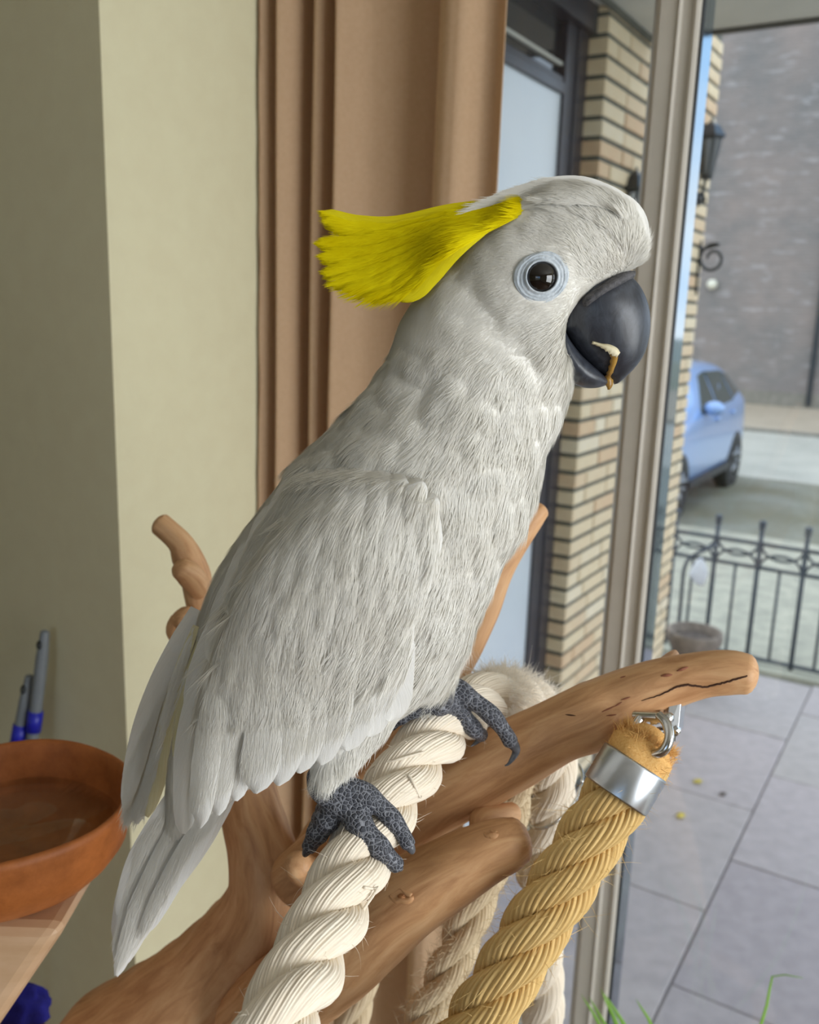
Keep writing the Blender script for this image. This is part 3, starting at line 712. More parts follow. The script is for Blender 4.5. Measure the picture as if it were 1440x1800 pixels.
# ------------------------------------------------------------------ driftwood perch tree
mtw, tw_, bw_ = newmat('driftwood'); bw_.inputs['Roughness'].default_value = .5; bw_.inputs['Specular IOR Level'].default_value = .35
at = N(tw_, 'ShaderNodeAttribute', attribute_name='wc'); mp = N(tw_, 'ShaderNodeMapping'); mp.inputs['Scale'].default_value = (1, 1, .16); tw_.links.new(at.outputs['Vector'], mp.inputs['Vector'])
na = N(tw_, 'ShaderNodeTexNoise', Scale=110, Detail=9, Roughness=.62, Distortion=.6); tw_.links.new(mp.outputs[0], na.inputs['Vector'])
ca = N(tw_, 'ShaderNodeValToRGB'); e = ca.color_ramp.elements; e[0].position = .25; e[0].color = S(166, 118, 78); e[1].position = .75; e[1].color = S(224, 184, 140)
e2 = ca.color_ramp.elements.new(.5); e2.color = S(205, 158, 114); tw_.links.new(na.outputs['Fac'], ca.inputs['Fac'])
mp2 = N(tw_, 'ShaderNodeMapping'); mp2.inputs['Scale'].default_value = (1, 1, .35); tw_.links.new(at.outputs['Vector'], mp2.inputs['Vector'])
nb_ = N(tw_, 'ShaderNodeTexNoise', Scale=34, Detail=5, Roughness=.6); tw_.links.new(mp2.outputs[0], nb_.inputs['Vector'])
cb = N(tw_, 'ShaderNodeValToRGB'); cb.color_ramp.elements[0].position = .62; cb.color_ramp.elements[1].position = .78
tw_.links.new(nb_.outputs['Fac'], cb.inputs['Fac'])
mxw = N(tw_, 'ShaderNodeMixRGB'); mxw.inputs[2].default_value = S(134, 78, 48); mw = N(tw_, 'ShaderNodeMath', operation='MULTIPLY'); mw.inputs[1].default_value = .6
tw_.links.new(cb.outputs[0], mw.inputs[0]); tw_.links.new(mw.outputs[0], mxw.inputs[0]); tw_.links.new(ca.outputs[0], mxw.inputs[1])
# darker heartwood at the knots
oi = N(tw_, 'ShaderNodeAttribute', attribute_type='OBJECT', attribute_name='tone'); mt2 = N(tw_, 'ShaderNodeMixRGB', blend_type='MULTIPLY'); mt2.inputs[2].default_value = (.62, .47, .36, 1)
tw_.links.new(oi.outputs['Fac'], mt2.inputs[0]); tw_.links.new(mxw.outputs[0], mt2.inputs[1]); tw_.links.new(mt2.outputs[0], bw_.inputs['Base Color'])
bpw = N(tw_, 'ShaderNodeBump', Strength=.35, Distance=.0012); tw_.links.new(na.outputs['Fac'], bpw.inputs['Height']); tw_.links.new(bpw.outputs[0], bw_.inputs['Normal'])
M_wood = mtw
M_crack = basic('dark_crack', S(66, 38, 22), None, .9); M_endg = basic('end_grain', S(186, 140, 98), S(160, 112, 72), .7, 140)

def px3(pts): return np.array([onY(*p[:3]) for p in pts])
def limb(pts, n=70, nu=40, seed=0, rough=.05, knots=(), tone=0.0, name='branch', parent=None, dflat=1.0):
    """pts: (px, py, y, radius in px)"""
    P3 = px3(pts); R3 = [p[3]*depth_at(p[0], p[1], p[2])/FPX for p in pts]
    C4 = catmull(np.column_stack([P3, R3]), n); P_, R_ = C4[:, :3], np.maximum(C4[:, 3], .003)
    def disp(s, th, r):
        q = Vector((math.cos(th)*1.1+seed*7.3, math.sin(th)*1.1, s*16)); q2 = Vector((math.cos(th)*3, math.sin(th)*3+seed, s*45))
        d = rough*(1.4*mnoise.noise(q)+.5*mnoise.noise(q2))
        for (ks, kth, kr, kh) in knots:
            dt = (th-kth+math.pi) % (2*math.pi)-math.pi; dd = ((s-ks)/kr)**2+(dt*r/kr)**2
            d += kh*math.exp(-dd)-.9*kh*math.exp(-dd*9)
        return d
    o = tube(name, P_, R_, M_wood, parent, nu, disp, True); o['tone'] = float(tone); return o, P_, R_
tree = empty('perch_tree', (-.06, .64, FL)); tag(tree, 'branching driftwood parrot stand of smooth tan wood', 'perch stand')
o_b1, P1, R1 = limb([(520, 1545, .60, 50), (600, 1490, .585, 58), (700, 1435, .565, 64), (800, 1382, .555, 64), (905, 1325, .55, 60), (985, 1283, .545, 56), (1045, 1258, .54, 60), (1085, 1235, .54, 52), (1150, 1208, .535, 47), (1230, 1187, .53, 40), (1285, 1182, .525, 38), (1312, 1185, .522, 35)], 110, 48, 1, .045, knots=((.1, 2.5, .012, .2),), parent=tree)
o_b2, P2, R2 = limb([(455, 1800, .60, 80), (520, 1740, .565, 78), (600, 1678, .53, 78), (700, 1592, .512, 70), (780, 1540, .508, 62), (850, 1500, .506, 52), (893, 1482, .506, 46), (908, 1476, .507, 40)], 90, 48, 2, .05, parent=tree)
o_b3, P3_, R3_ = limb([(120, 1960, .66, 120), (230, 1830, .66, 105), (340, 1745, .65, 92), (430, 1655, .64, 84), (470, 1570, .635, 72), (462, 1490, .64, 60), (440, 1410, .65, 55), (420, 1330, .66, 45), (395, 1220, .68, 36), (368, 1110, .70, 28), (352, 1050, .705, 27), (344, 1010, .71, 27), (330, 980, .712, 27), (318, 955, .714, 22), (298, 935, .716, 20), (283, 922, .718, 20)], 130, 44, 3, .085, tone=0.0, parent=tree)
limb([(352, 1035, .70, 22), (332, 1010, .69, 24), (318, 1000, .685, 20)], 20, 24, 4, .08, tone=0.0, name='branch_stub', parent=tree)
limb([(372, 1130, .70, 22), (338, 1100, .69, 27), (320, 1085, .685, 22)], 20, 24, 9, .1, tone=0.0, name='branch_stub', parent=tree)
limb([(318, 1125, .692, 16), (308, 1108, .688, 17), (312, 1090, .686, 14)], 20, 24, 19, .1, tone=0.0, name='branch_stub', parent=tree)
limb([(500, 1600, .63, 45), (590, 1440, .64, 38), (690, 1320, .65, 34), (770, 1225, .66, 30), (812, 1160, .668, 26), (850, 1080, .675, 25), (880, 1000, .68, 24), (915, 942, .685, 22), (938, 910, .688, 20), (950, 897, .69, 17)], 90, 36, 5, .07, tone=0.0, parent=tree)
limb([(560, 1545, .58, 30), (535, 1530, .545, 28), (524, 1520, .52, 24)], 20, 24, 6, .03, tone=0.0, name='branch_stub', parent=tree)
limb([(900, 1430, .545, 20), (850, 1440, .53, 22), (838, 1455, .525, 14)], 16, 20, 8, .08, tone=0.0, name='branch_stub', parent=tree)
limb([(1165, 1172, .535, 14), (1180, 1158, .55, 12), (1186, 1150, .56, 8)], 14, 16, 12, .08, tone=0.0, name='branch_stub', parent=tree)
# trunk down to a round base on the floor
fx = onY(120, 1960, .66)
tk = tube('trunk', catmull([fx+np.array([.03, 0, .03]), fx+np.array([.0, 0, -.10]), np.array([-.2, .66, .85]), np.array([-.09, .65, .6]), np.array([-.06, .64, FL+.03])], 50), np.linspace(.046, .06, 50), M_wood, tree, 32, lambda s, th, r: .06*mnoise.noise(Vector((math.cos(th), math.sin(th), s*10))), True); tk['tone'] = 0.0
lathe('base_plate', [(.2, 0), (.21, .004), (.21, .03), (.2, .036), (.01, .036)], 48, (-.06, .64, FL), M_arm, tree)
# long crack and knots on the right-hand branch
def on_limb(px, py, P_, R_):
    """point of the limb's near surface seen along the pixel's ray"""
    d = ray(px, py); d = d/np.linalg.norm(d); best = None
    for t in np.linspace(.3, .9, 900):
        q = CC+d*t; k = np.argmin(((P_-q)**2).sum(1))
        if np.linalg.norm(P_[k]-q) <= R_[k]: return q-d*.0004
    return onY(px, py, .52)
bv_b1 = None
M_scar = basic('red_brown_scar', S(150, 92, 66), S(128, 74, 52), .7, 200)
def bvh_of(objs):
    vs = []; fs = []
    for ob in objs:
        me = ob.data; o_ = len(vs); mw_ = ob.matrix_world
        off = np.zeros(3); p_ = ob
        while p_ is not None: off = off+np.array(p_.location); p_ = p_.parent
        co = np.empty(len(me.vertices)*3, np.float32); me.vertices.foreach_get('co', co); co = co.reshape(-1, 3)+off
        vs += [tuple(map(float, c)) for c in co]; fs += [tuple(i+o_ for i in pl_.vertices) for pl_ in me.polygons]
    return BVHTree.FromPolygons(vs, fs)
def cast(bvh, px, py):
    d = Vector(ray(px, py)).normalized(); h = bvh.ray_cast(Vector(CC), d)
    return (np.array(h[0]), np.array(h[1]), np.array(d)) if h[0] is not None else None
bv_b1 = bvh_of([o_b1]); bv_b2 = bvh_of([o_b2])
def line_on(bvh, pts, r, lift=.0002):
    out = []; rr = []
    for (x, y), q in zip(pts, r):
        h = cast(bvh, x, y)
        if h: out.append(h[0]-h[2]*lift); rr.append(q)
    return np.array(out), rr
xs = np.linspace(1128, 1314, 60); cy = np.interp(xs, [1128, 1160, 1190, 1205, 1240, 1270, 1300, 1314], [1232, 1222, 1208, 1204, 1208, 1201, 1192, 1188])+rng.normal(0, .5, 60)
p_, r_ = line_on(bv_b1, list(zip(xs, cy)), np.interp(xs, [1128, 1200, 1300, 1314], [.0002, .0007, .0006, .0004]))
adopt(tube('crack', p_, np.array(r_), M_crack, None, 6), o_b1)
for cx_, cy_, ln, sl in ((1172, 1187, 20, -.1), (1200, 1176, 20, -.35), (1003, 1257, 18, .1), (1070, 1246, 24, -.45), (1100, 1228, 17, -.35), (1075, 1257, 18, -.1), (1087, 1238, 14, -.6), (1095, 1190, 10, -.3)):
    xs = np.linspace(cx_-ln/2, cx_+ln/2, 8); p_, r_ = line_on(bv_b1, [(x, cy_+(x-cx_)*sl) for x in xs], (.0011 if cx_ in (1172, 1200) else .0005)*np.sin(np.linspace(.25, math.pi-.25, 8)))
    if len(p_) > 3: adopt(tube('scar', p_, np.array(r_), M_crack if cx_ == 1003 else M_scar, None, 6), o_b1)
for (cx_, cy_, rx) in ((705, 1575, 20), (862, 1466, 11)):
    for k, f in enumerate((.75, .2)):
        th = np.linspace(0, 2*math.pi, 26); p_, r_ = line_on(bv_b2, [(cx_+rx*f*math.cos(t)*(1+.25*math.sin(2*t+1)), cy_+rx*.6*f*math.sin(t)*(1+.3*math.sin(3*t))) for t in th], (.0016 if k == 0 else .0010)*(1+.5*np.sin(th+.7)), -.0009 if k == 0 else -.0002)
        if len(p_) > 10: kn = tube('knot', p_, np.array(r_), M_wood, None, 8); kn['tone'] = .15 if k == 0 else .9; adopt(kn, o_b2)

# ------------------------------------------------------------------ ropes
def rope_mat(name, c1, c2, rough=.9, sc=900):
    mt, t, bs = newmat(name); bs.inputs['Roughness'].default_value = rough; bs.inputs['Specular IOR Level'].default_value = .15
    at = N(t, 'ShaderNodeAttribute', attribute_name='wc'); nz = N(t, 'ShaderNodeTexNoise', Scale=sc, Detail=3); t.links.new(at.outputs['Vector'], nz.inputs['Vector'])
    cr = N(t, 'ShaderNodeValToRGB'); cr.color_ramp.elements[0].position = .3; cr.color_ramp.elements[1].position = .7; cr.color_ramp.elements[0].color = c1; cr.color_ramp.elements[1].color = c2
    t.links.new(nz.outputs['Fac'], cr.inputs['Fac']); t.links.new(cr.outputs[0], bs.inputs['Base Color'])
    bp = N(t, 'ShaderNodeBump', Strength=.5, Distance=.0006); t.links.new(nz.outputs['Fac'], bp.inputs['Height']); t.links.new(bp.outputs[0], bs.inputs['Normal'])
    return mt
M_cot = rope_mat('white_cotton_yarn', S(228, 214, 194), S(240, 230, 213)); M_sis = rope_mat('golden_sisal', S(204, 168, 106), S(228, 196, 136)); M_hemp = rope_mat('grey_beige_hemp', S(186, 166, 134), S(210, 192, 162))
def hair_strips(mb, roots, dirs, L, wid, curl, nseg=4):
    for r_, d, l, w_, c in zip(roots, dirs, L, wid, curl):
        P_ = [r_+d*l*t+c*l*t*t for t in np.linspace(0, 1, nseg+1)]
        s_ = np.cross(d, CF); s_ /= np.linalg.norm(s_)+1e-9
        vs = []; fs = []
        for i, p_ in enumerate(P_):
            ww = w_*(1-.8*i/nseg); vs += [p_-s_*ww, p_+s_*ww]
        for i in range(nseg): q = 2*i; fs.append((q, q+1, q+3, q+2))
        mb.add(vs, fs)
def rope(name, pts, R, ns, pitch, mat, parent, m_yarn=7, ridge=.1, yarn_lean=-.6, nu=44, step=.0016, fuzz=0, fuzzL=.006, wob=.02, rs_f=None, k0=0., seed=0):
    P_ = np.asarray(pts); 
    C_ = catmull(P_, 400); Ltot = np.linalg.norm(np.diff(C_, axis=0), axis=1).sum(); n = max(30, int(Ltot/step)); C_ = catmull(P_, n)
    T_, N_, Bn = frames(C_); s = np.concatenate([[0], np.cumsum(np.linalg.norm(np.diff(C_, axis=0), axis=1))])
    rs0 = R*(.50 if ns == 3 else .44); off = R-rs0*.96
    if rs_f: rs0 = R*rs_f
    roots = []; rd = []; objs = []
    for k in range(ns):
        ph = 2*math.pi*s/pitch+2*math.pi*k/ns+k0
        rad = N_*np.cos(ph)[:, None]+Bn*np.sin(ph)[:, None]
        cen = C_+rad*off
        St = np.gradient(cen, axis=0); St /= np.linalg.norm(St, axis=1)[:, None]
        e1 = rad-St*(rad*St).sum(1)[:, None]; e1 /= np.linalg.norm(e1, axis=1)[:, None]; e2 = np.cross(St, e1)
        sl = np.concatenate([[0], np.cumsum(np.linalg.norm(np.diff(cen, axis=0), axis=1))])
        th = 2*math.pi*np.arange(nu)/nu
        tws = yarn_lean/rs0
        TH = th[None, :]+tws*sl[:, None]; yarn = m_yarn*(th[None, :]+0*sl[:, None])
        wn = np.array([1+wob*mnoise.noise(Vector((x*60, k*3.1+seed, 0))) for x in sl])
        yi = np.round(yarn/math.pi); prom = 1+.03*np.sin(yi*2.3+sl[:, None]*90)
        rr = rs0*wn[:, None]*(1-ridge+ridge*np.abs(np.sin(yarn))**.6)*prom
        V_ = cen[:, None, :]+rr[:, :, None]*(e1[:, None, :]*np.cos(TH)[:, :, None]+e2[:, None, :]*np.sin(TH)[:, :, None])
        v = V_.reshape(-1, 3)
        i_ = np.arange(n-1)[:, None]*nu; j_ = np.arange(nu)[None, :]; k_ = (j_+1) % nu
        F_ = np.stack([i_+j_, i_+k_, i_+nu+k_, i_+nu+j_], -1).reshape(-1, 4).tolist()
        F_.append(list(range(nu))[::-1]); F_.append([(n-1)*nu+q for q in range(nu)])
        # texture runs along the yarns
        wc = np.stack([np.cos(TH-tws*sl[:, None])*rs0, np.sin(TH-tws*sl[:, None])*rs0, sl[:, None]*.08+0*TH+k], -1).reshape(-1, 3)
        o = mk('strand', v, F_, mat, None, True, None, wc); adopt(o, parent); objs.append(o)
        nf = int(fuzz*Ltot/ns)
        if nf:
            ii = rng.integers(2, n-2, nf); tt = rng.uniform(0, 2*math.pi, nf); tt = np.where(rng.random(nf) < .7, rng.normal(0, .9, nf), tt)
            d_ = e1[ii]*np.cos(tt)[:, None]+e2[ii]*np.sin(tt)[:, None]
            roots.append(cen[ii]+d_*rs0*.97); rd.append(d_*rng.uniform(.15, .8, nf)[:, None]+St[ii]*rng.normal(0, .8, nf)[:, None]+T_[ii]*rng.normal(0, .5, nf)[:, None])
    if fuzz:
        rt = np.vstack(roots); d_ = np.vstack(rd); d_ /= np.linalg.norm(d_, axis=1)[:, None]; nf = len(rt)
        mb_ = MB(); hair_strips(mb_, rt, d_, np.abs(rng.normal(fuzzL, fuzzL*.5, nf)), np.full(nf, .00015), rng.normal(0, .4, (nf, 3)))
        fo = mb_.build('loose_fibres', mat, parent); tag(fo, kind='stuff')
    return objs, C_
cr_ = empty('cotton_rope', onY(600, 1560, .43)); tag(cr_, 'thick twisted white cotton rope perch under the parrot', 'rope')
cot_pts = px3([(440, 1905, .315), (490, 1800, .335), (535, 1705, .365), (585, 1600, .40), (630, 1505, .432), (680, 1415, .462), (730, 1340, .492), (780, 1282, .525), (835, 1238, .565), (890, 1222, .605), (940, 1245, .635), (966, 1300, .655), (972, 1370, .665), (960, 1460, .675), (948, 1540, .685), (950, 1650, .70), (955, 1760, .71), (950, 1900, .72)])
cot_objs, cotC = rope('cotton', cot_pts, .0192, 3, .0192*5.3, M_cot, cr_, 18, .065, -.75, 144, .0014, 1600, .0045, .03, k0=.6)
# fluffy worn stretch where the rope bends over
kk = np.argmin(np.linalg.norm(cotC-onY(890, 1222, .605), axis=1)); lo, hi = kk-int(.03/.0014), kk+int(.05/.0014)
T_, N_, B2_ = frames(cotC); ii = rng.integers(lo, hi, 5200); tt = rng.uniform(0, 2*math.pi, 5200)
d_ = N_[ii]*np.cos(tt)[:, None]+B2_[ii]*np.sin(tt)[:, None]
mb_ = MB(); hair_strips(mb_, cotC[ii]+d_*.0165, d_*.8+T_[ii]*rng.normal(0, .6, 5200)[:, None]+rng.normal(0, .25, (5200, 3)), np.abs(rng.normal(.0065, .002, 5200)), np.full(5200, .00022), rng.normal(0, .35, (5200, 3)), 3)
M_fluff = basic('white_cotton_fluff', S(246, 240, 230), None, .9, spec=.05); translucent(M_fluff, .5, S(248, 242, 232))
fo = mb_.build('fluff', M_fluff, cr_); tag(fo, kind='stuff')
# loose yarn loops
for lp in ([(640, 1560), (655, 1562), (660, 1585), (650, 1602), (638, 1600)], [(632, 1390), (625, 1372), (650, 1352), (700, 1335), (745, 1322)], [(718, 1362), (728, 1378), (738, 1400), (744, 1412)]):
    bvr = bvh_of(cot_objs) if 'bvr' not in globals() else bvr
    q = []
    for (x, y) in lp:
        h = cast(bvr, x, y); q.append(h[0]-h[2]*.0012 if h else (q[-1]+(onY(x, y, .43)-onY(x-1, y, .43))*4 if q else onY(x, y, .42)))
    tube('loose_yarn', catmull(q, 24), .0008, M_cot, cr_, 6)

sis = empty('sisal_rope', onY(900, 1690, .46)); tag(sis, 'thick golden sisal rope hanging from a steel shackle', 'rope')
sis_pts = px3([(745, 1960, .45), (800, 1862, .455), (868, 1752, .46), (935, 1640, .47), (1000, 1535, .48), (1052, 1450, .488), (1098, 1374, .495), (1125, 1330, .50)])
sis_objs, sisC = rope('sisal', sis_pts, .0195, 4, .0195*6.2, M_sis, sis, 7, .17, -.95, 84, .0014, 3800, .007, .02, k0=.3)
ax_s = sisC[-1]-sisC[-14]; ax_s /= np.linalg.norm(ax_s)
# steel sleeve and cut rope end
mts, tst, bst = newmat('zinc_steel'); bst.inputs['Base Color'].default_value = S(196, 200, 206); bst.inputs['Metallic'].default_value = 1; bst.inputs['Roughness'].default_value = .32
M_steel = mts
mts2, _t2, b2s = newmat('polished_steel'); b2s.inputs['Base Color'].default_value = S(205, 205, 205); b2s.inputs['Metallic'].default_value = 1; b2s.inputs['Roughness'].default_value = .18
M_pol = mts2
cs = onY(1100, 1368, .494)
lathe('steel_sleeve', [(.0195, -.0115), (.0205, -.012), (.0208, -.011), (.0208, .010), (.0203, .0115), (.0193, .011)], 48, cs, M_steel, sis, ax=ax_s)
M_cut = rope_mat('cut_sisal', S(214, 160, 92), S(230, 186, 120))
def cutdisp(s, th, r): return .10*mnoise.noise(Vector((math.cos(th)*2, math.sin(th)*2, s*120)))
ce = tube('cut_end', [cs+ax_s*t for t in np.linspace(.006, .027, 16)], np.concatenate([np.full(10, .0192), np.linspace(.0192, .014, 6)]), M_cut, sis, 40, cutdisp, True)
nf = 2600; tt = rng.uniform(0, 2*math.pi, nf); e1 = np.cross(ax_s, [0, 0, 1.]); e1 /= np.linalg.norm(e1); e2 = np.cross(ax_s, e1)
rr_ = .0185*np.sqrt(rng.random(nf)); hh = np.where(rr_ > .0165, rng.uniform(.008, .026, nf), .026)
rt = cs+ax_s*hh[:, None]+(e1*np.cos(tt)[:, None]+e2*np.sin(tt)[:, None])*rr_[:, None]
dd_ = ax_s+rng.normal(0, .45, (nf, 3))+(e1*np.cos(tt)[:, None]+e2*np.sin(tt)[:, None])*.3
mb_ = MB(); hair_strips(mb_, rt, dd_/np.linalg.norm(dd_, axis=1)[:, None], np.abs(rng.normal(.005, .0015, nf)), np.full(nf, .00022), rng.normal(0, .2, (nf, 3)), 3)
tag(mb_.build('frayed_fibres', M_cut, sis), kind='stuff')
# shackle and bracket under the branch
shk = empty('steel_shackle', onY(1150, 1300, .50)); tag(shk, 'polished steel shackle linking the sisal rope to branch', 'shackle')
tube('bow', catmull(px3([(1125, 1262, .507), (1113, 1285, .503), (1118, 1305, .498), (1132, 1322, .49), (1150, 1326, .484), (1168, 1318, .48), (1177, 1295, .482), (1172, 1272, .488), (1160, 1258, .495)]), 60), .0029, M_pol, shk, 14, None, True)
tube('pin', px3([(1118, 1258, .512), (1178, 1262, .492)]), .0032, M_pol, shk, 14, None, True)
tube('link', catmull(px3([(1140, 1262, .52), (1135, 1245, .525), (1150, 1238, .53), (1163, 1250, .522), (1157, 1266, .512), (1143, 1268, .512)]), 40), .0022, M_pol, shk, 12)
tube('link', catmull(px3([(1146, 1312, .515), (1150, 1292, .52), (1163, 1284, .525), (1172, 1296, .53)]), 30), .0026, M_pol, shk, 12)
br_ = empty('steel_bracket', onY(1182, 1262, .53)); tag(br_, 'small folded steel bracket bolted beneath the branch', 'bracket')
def plate(c1, c2, c3, c4, th, nm, par, mat):
    q = px3([c1, c2, c3, c4]); n_ = np.cross(q[1]-q[0], q[3]-q[0]); n_ /= np.linalg.norm(n_)
    mbx = MB(); mbx.add(list(q)+[p_+n_*th for p_ in q], BOXF); o = mbx.build(nm, mat, par); bvm = o.modifiers.new('b', 'BEVEL'); bvm.width = .0004; bvm.segments = 2; return o
plate((1170, 1286, .515), (1190, 1288, .515), (1196, 1225, .525), (1174, 1228, .525), .003, 'cheek_plate', br_, M_steel)
plate((1188, 1284, .52), (1196, 1278, .545), (1200, 1226, .55), (1194, 1226, .522), .002, 'cheek_plate', br_, M_steel)
plate((1168, 1292, .52), (1184, 1296, .52), (1186, 1282, .52), (1172, 1280, .52), .006, 'foot_tab', br_, M_steel)
b0 = onY(1186, 1283, .515); lathe('bolt', [(.0030, -.002), (.0034, -.0015), (.0034, .002), (.002, .004), (.0003, .0045)], 6, b0, M_pol, br_, ax=(.3, -1, .1), smooth=False)
# wire ring round the hanging cotton rope
wr_ = []
for t in np.linspace(0, 2*math.pi, 64):
    wr_.append(onY(975+48*math.cos(t)-10*math.sin(t), 1398+54*math.sin(t)-22*math.cos(t), .668-.026*math.sin(t)))
wr_o = tube('wire_ring', wr_, .0013, M_pol, None, 8); tag(wr_o, 'thin steel wire ring around the hanging cotton rope', 'ring')

hm = empty('hemp_rope', onY(800, 1690, .58)); tag(hm, 'fuzzy grey beige hemp rope hanging behind lower branch', 'rope')
hp = px3([(690, 1910, .555), (742, 1800, .56), (785, 1712, .565), (822, 1620, .57), (858, 1530, .58), (885, 1460, .59), (902, 1390, .598), (908, 1335, .592), (906, 1296, .58)])
hemp_objs, hC = rope('hemp', hp, .0150, 3, .0150*7, M_hemp, hm, 9, .07, -.8, 54, .002, 16000, .006, .04)
hm2 = empty('hemp_rope', onY(625, 1740, .66)); tag(hm2, 'frayed hemp rope end behind the white cotton rope', 'rope')
rope('hemp2', px3([(600, 1900, .655), (622, 1780, .66), (640, 1700, .665), (655, 1600, .665), (665, 1500, .66), (672, 1410, .657), (684, 1345, .653)]), .0150, 3, .0150*6, M_hemp, hm2, 9, .07, -.8, 54, .0022, 2500, .005, .04)
# ------------------------------------------------------------------ cockatoo
YB = .48
def feather_mat(name, c1, c2, tr=.22, trc=None, streak=.5):
    mt, t, bs = newmat(name); bs.inputs['Roughness'].default_value = .75; bs.inputs['Specular IOR Level'].default_value = .12
    tc = N(t, 'ShaderNodeTexCoord'); sp_ = N(t, 'ShaderNodeSeparateXYZ'); t.links.new(tc.outputs['UV'], sp_.inputs[0])
    # barbs run obliquely outwards from the shaft: pattern over v - k*|u|
    ab = N(t, 'ShaderNodeMath', operation='ABSOLUTE'); t.links.new(sp_.outputs[0], ab.inputs[0])
    ml = N(t, 'ShaderNodeMath', operation='MULTIPLY'); ml.inputs[1].default_value = -.35; t.links.new(ab.outputs[0], ml.inputs[0])
    ad = N(t, 'ShaderNodeMath', operation='ADD'); t.links.new(sp_.outputs[1], ad.inputs[0]); t.links.new(ml.outputs[0], ad.inputs[1])
    cb_ = N(t, 'ShaderNodeCombineXYZ'); m2 = N(t, 'ShaderNodeMath', operation='MULTIPLY'); m2.inputs[1].default_value = 70; t.links.new(ad.outputs[0], m2.inputs[0]); t.links.new(m2.outputs[0], cb_.inputs[0])
    m3 = N(t, 'ShaderNodeMath', operation='MULTIPLY'); m3.inputs[1].default_value = 2; t.links.new(sp_.outputs[0], m3.inputs[0]); t.links.new(m3.outputs[0], cb_.inputs[1])
    oi = N(t, 'ShaderNodeObjectInfo'); t.links.new(oi.outputs['Random'], cb_.inputs[2])
    nz = N(t, 'ShaderNodeTexNoise', Scale=1.0, Detail=3); t.links.new(cb_.outputs[0], nz.inputs['Vector'])
    cr = N(t, 'ShaderNodeValToRGB'); cr.color_ramp.elements[0].position = .3; cr.color_ramp.elements[1].position = .7; cr.color_ramp.elements[0].color = c1; cr.color_ramp.elements[1].color = c2
    t.links.new(nz.outputs['Fac'], cr.inputs['Fac']); t.links.new(cr.outputs[0], bs.inputs['Base Color'])
    bp = N(t, 'ShaderNodeBump', Strength=streak, Distance=.0004); t.links.new(nz.outputs['Fac'], bp.inputs['Height']); t.links.new(bp.outputs[0], bs.inputs['Normal'])
    translucent(mt, tr, trc or c2); return mt
M_fea = feather_mat('white_feather', S(232, 230, 225), S(245, 244, 241), .22)
M_fey = feather_mat('cream_yellow_feather', S(220, 208, 156), S(234, 228, 196), .3)
M_cry = feather_mat('yellow_crest_feather', S(226, 208, 12), S(240, 226, 40), .3, S(244, 228, 20), .4)
M_down = basic('white_down', S(244, 242, 237), S(238, 235, 228), .9, 40, spec=.05); translucent(M_down, .35, S(240, 238, 230))
M_bodyskin = basic('white_plumage', S(240, 238, 232), S(234, 231, 223), .9, 30, spec=.05)

M_cryb = basic('yellow_barb', S(240, 226, 22), S(228, 210, 10), .8, 60, spec=.05); translucent(M_cryb, .3, S(246, 232, 20))
bird = empty('cockatoo', onY(640, 1450, .46)); tag(bird, 'white cockatoo with swept back yellow crest perched on cotton rope', 'parrot')
def ringloft(mb, stations, yc=None, nu=36, e=1.0, capk=(.9, .65, .3)):
    """stations: (top px,py)(bottom px,py), half depth, [centre y]"""
    rings = []
    for st_ in stations:
        (x0, y0), (x1, y1), w_ = st_[:3]; y = st_[3] if len(st_) > 3 else YB
        p0 = onY(x0, y0, y); p1 = onY(x1, y1, y); rings.append((p0, p1, w_))
    R_ = np.array([np.concatenate([a_, b_, [c_]]) for a_, b_, c_ in rings]); R_ = catmull(R_, len(R_)*3)
    vs = []; n = len(R_)
    def ring(c, e_, w_):
        for j in range(nu):
            th = 2*math.pi*j/nu; vs.append(c+e_*math.cos(th)+np.array([0, 1, 0])*w_*math.sin(th))
    cs_ = [(R_[i, :3]+R_[i, 3:6])/2 for i in range(n)]; es = [(R_[i, :3]-R_[i, 3:6])/2 for i in range(n)]; ws = [max(R_[i, 6], .002) for i in range(n)]
    d0 = cs_[0]-cs_[1]; d0 /= np.linalg.norm(d0); d1 = cs_[-1]-cs_[-2]; d1 /= np.linalg.norm(d1)
    q = min(np.linalg.norm(es[0]), ws[0])*.7; q1 = min(np.linalg.norm(es[-1]), ws[-1])*.7
    for k in capk[::-1]: ring(cs_[0]+d0*q*math.sqrt(1-k*k), es[0]*k, ws[0]*k)
    for i in range(n): ring(cs_[i], es[i], ws[i])
    for k in capk: ring(cs_[-1]+d1*q1*math.sqrt(1-k*k), es[-1]*k, ws[-1]*k)
    m_ = len(vs)//nu; fs = []
    for i in range(m_-1):
        for j in range(nu): k = (j+1) % nu; fs.append((i*nu+j, i*nu+k, (i+1)*nu+k, (i+1)*nu+j))
    fs.append(tuple(range(nu))[::-1]); fs.append(tuple((m_-1)*nu+j for j in range(nu)))
    mb.add(vs, fs)
def mirror(p): q = np.array(p, float); q[..., 1] = 2*YB-q[..., 1]; return q
mbb = MB()
torso = [((748, 488), (1003, 690), .034), ((708, 556), (988, 735), .040), ((684, 618), (964, 788), .047), ((648, 680), (948, 850), .054), ((595, 730), (926, 905), .060), ((533, 796), (898, 958), .064), ((478, 868), (873, 1012), .066), ((430, 934), (852, 1065), .066), ((385, 1000), (830, 1118), .063), ((356, 1075), (792, 1180), .058), ((335, 1155), (728, 1232), .050), ((318, 1240), (630, 1290), .040), ((302, 1320), (510, 1340), .028), ((292, 1400), (420, 1395), .017), ((285, 1450), (365, 1450), .010)]
ringloft(mbb, torso)
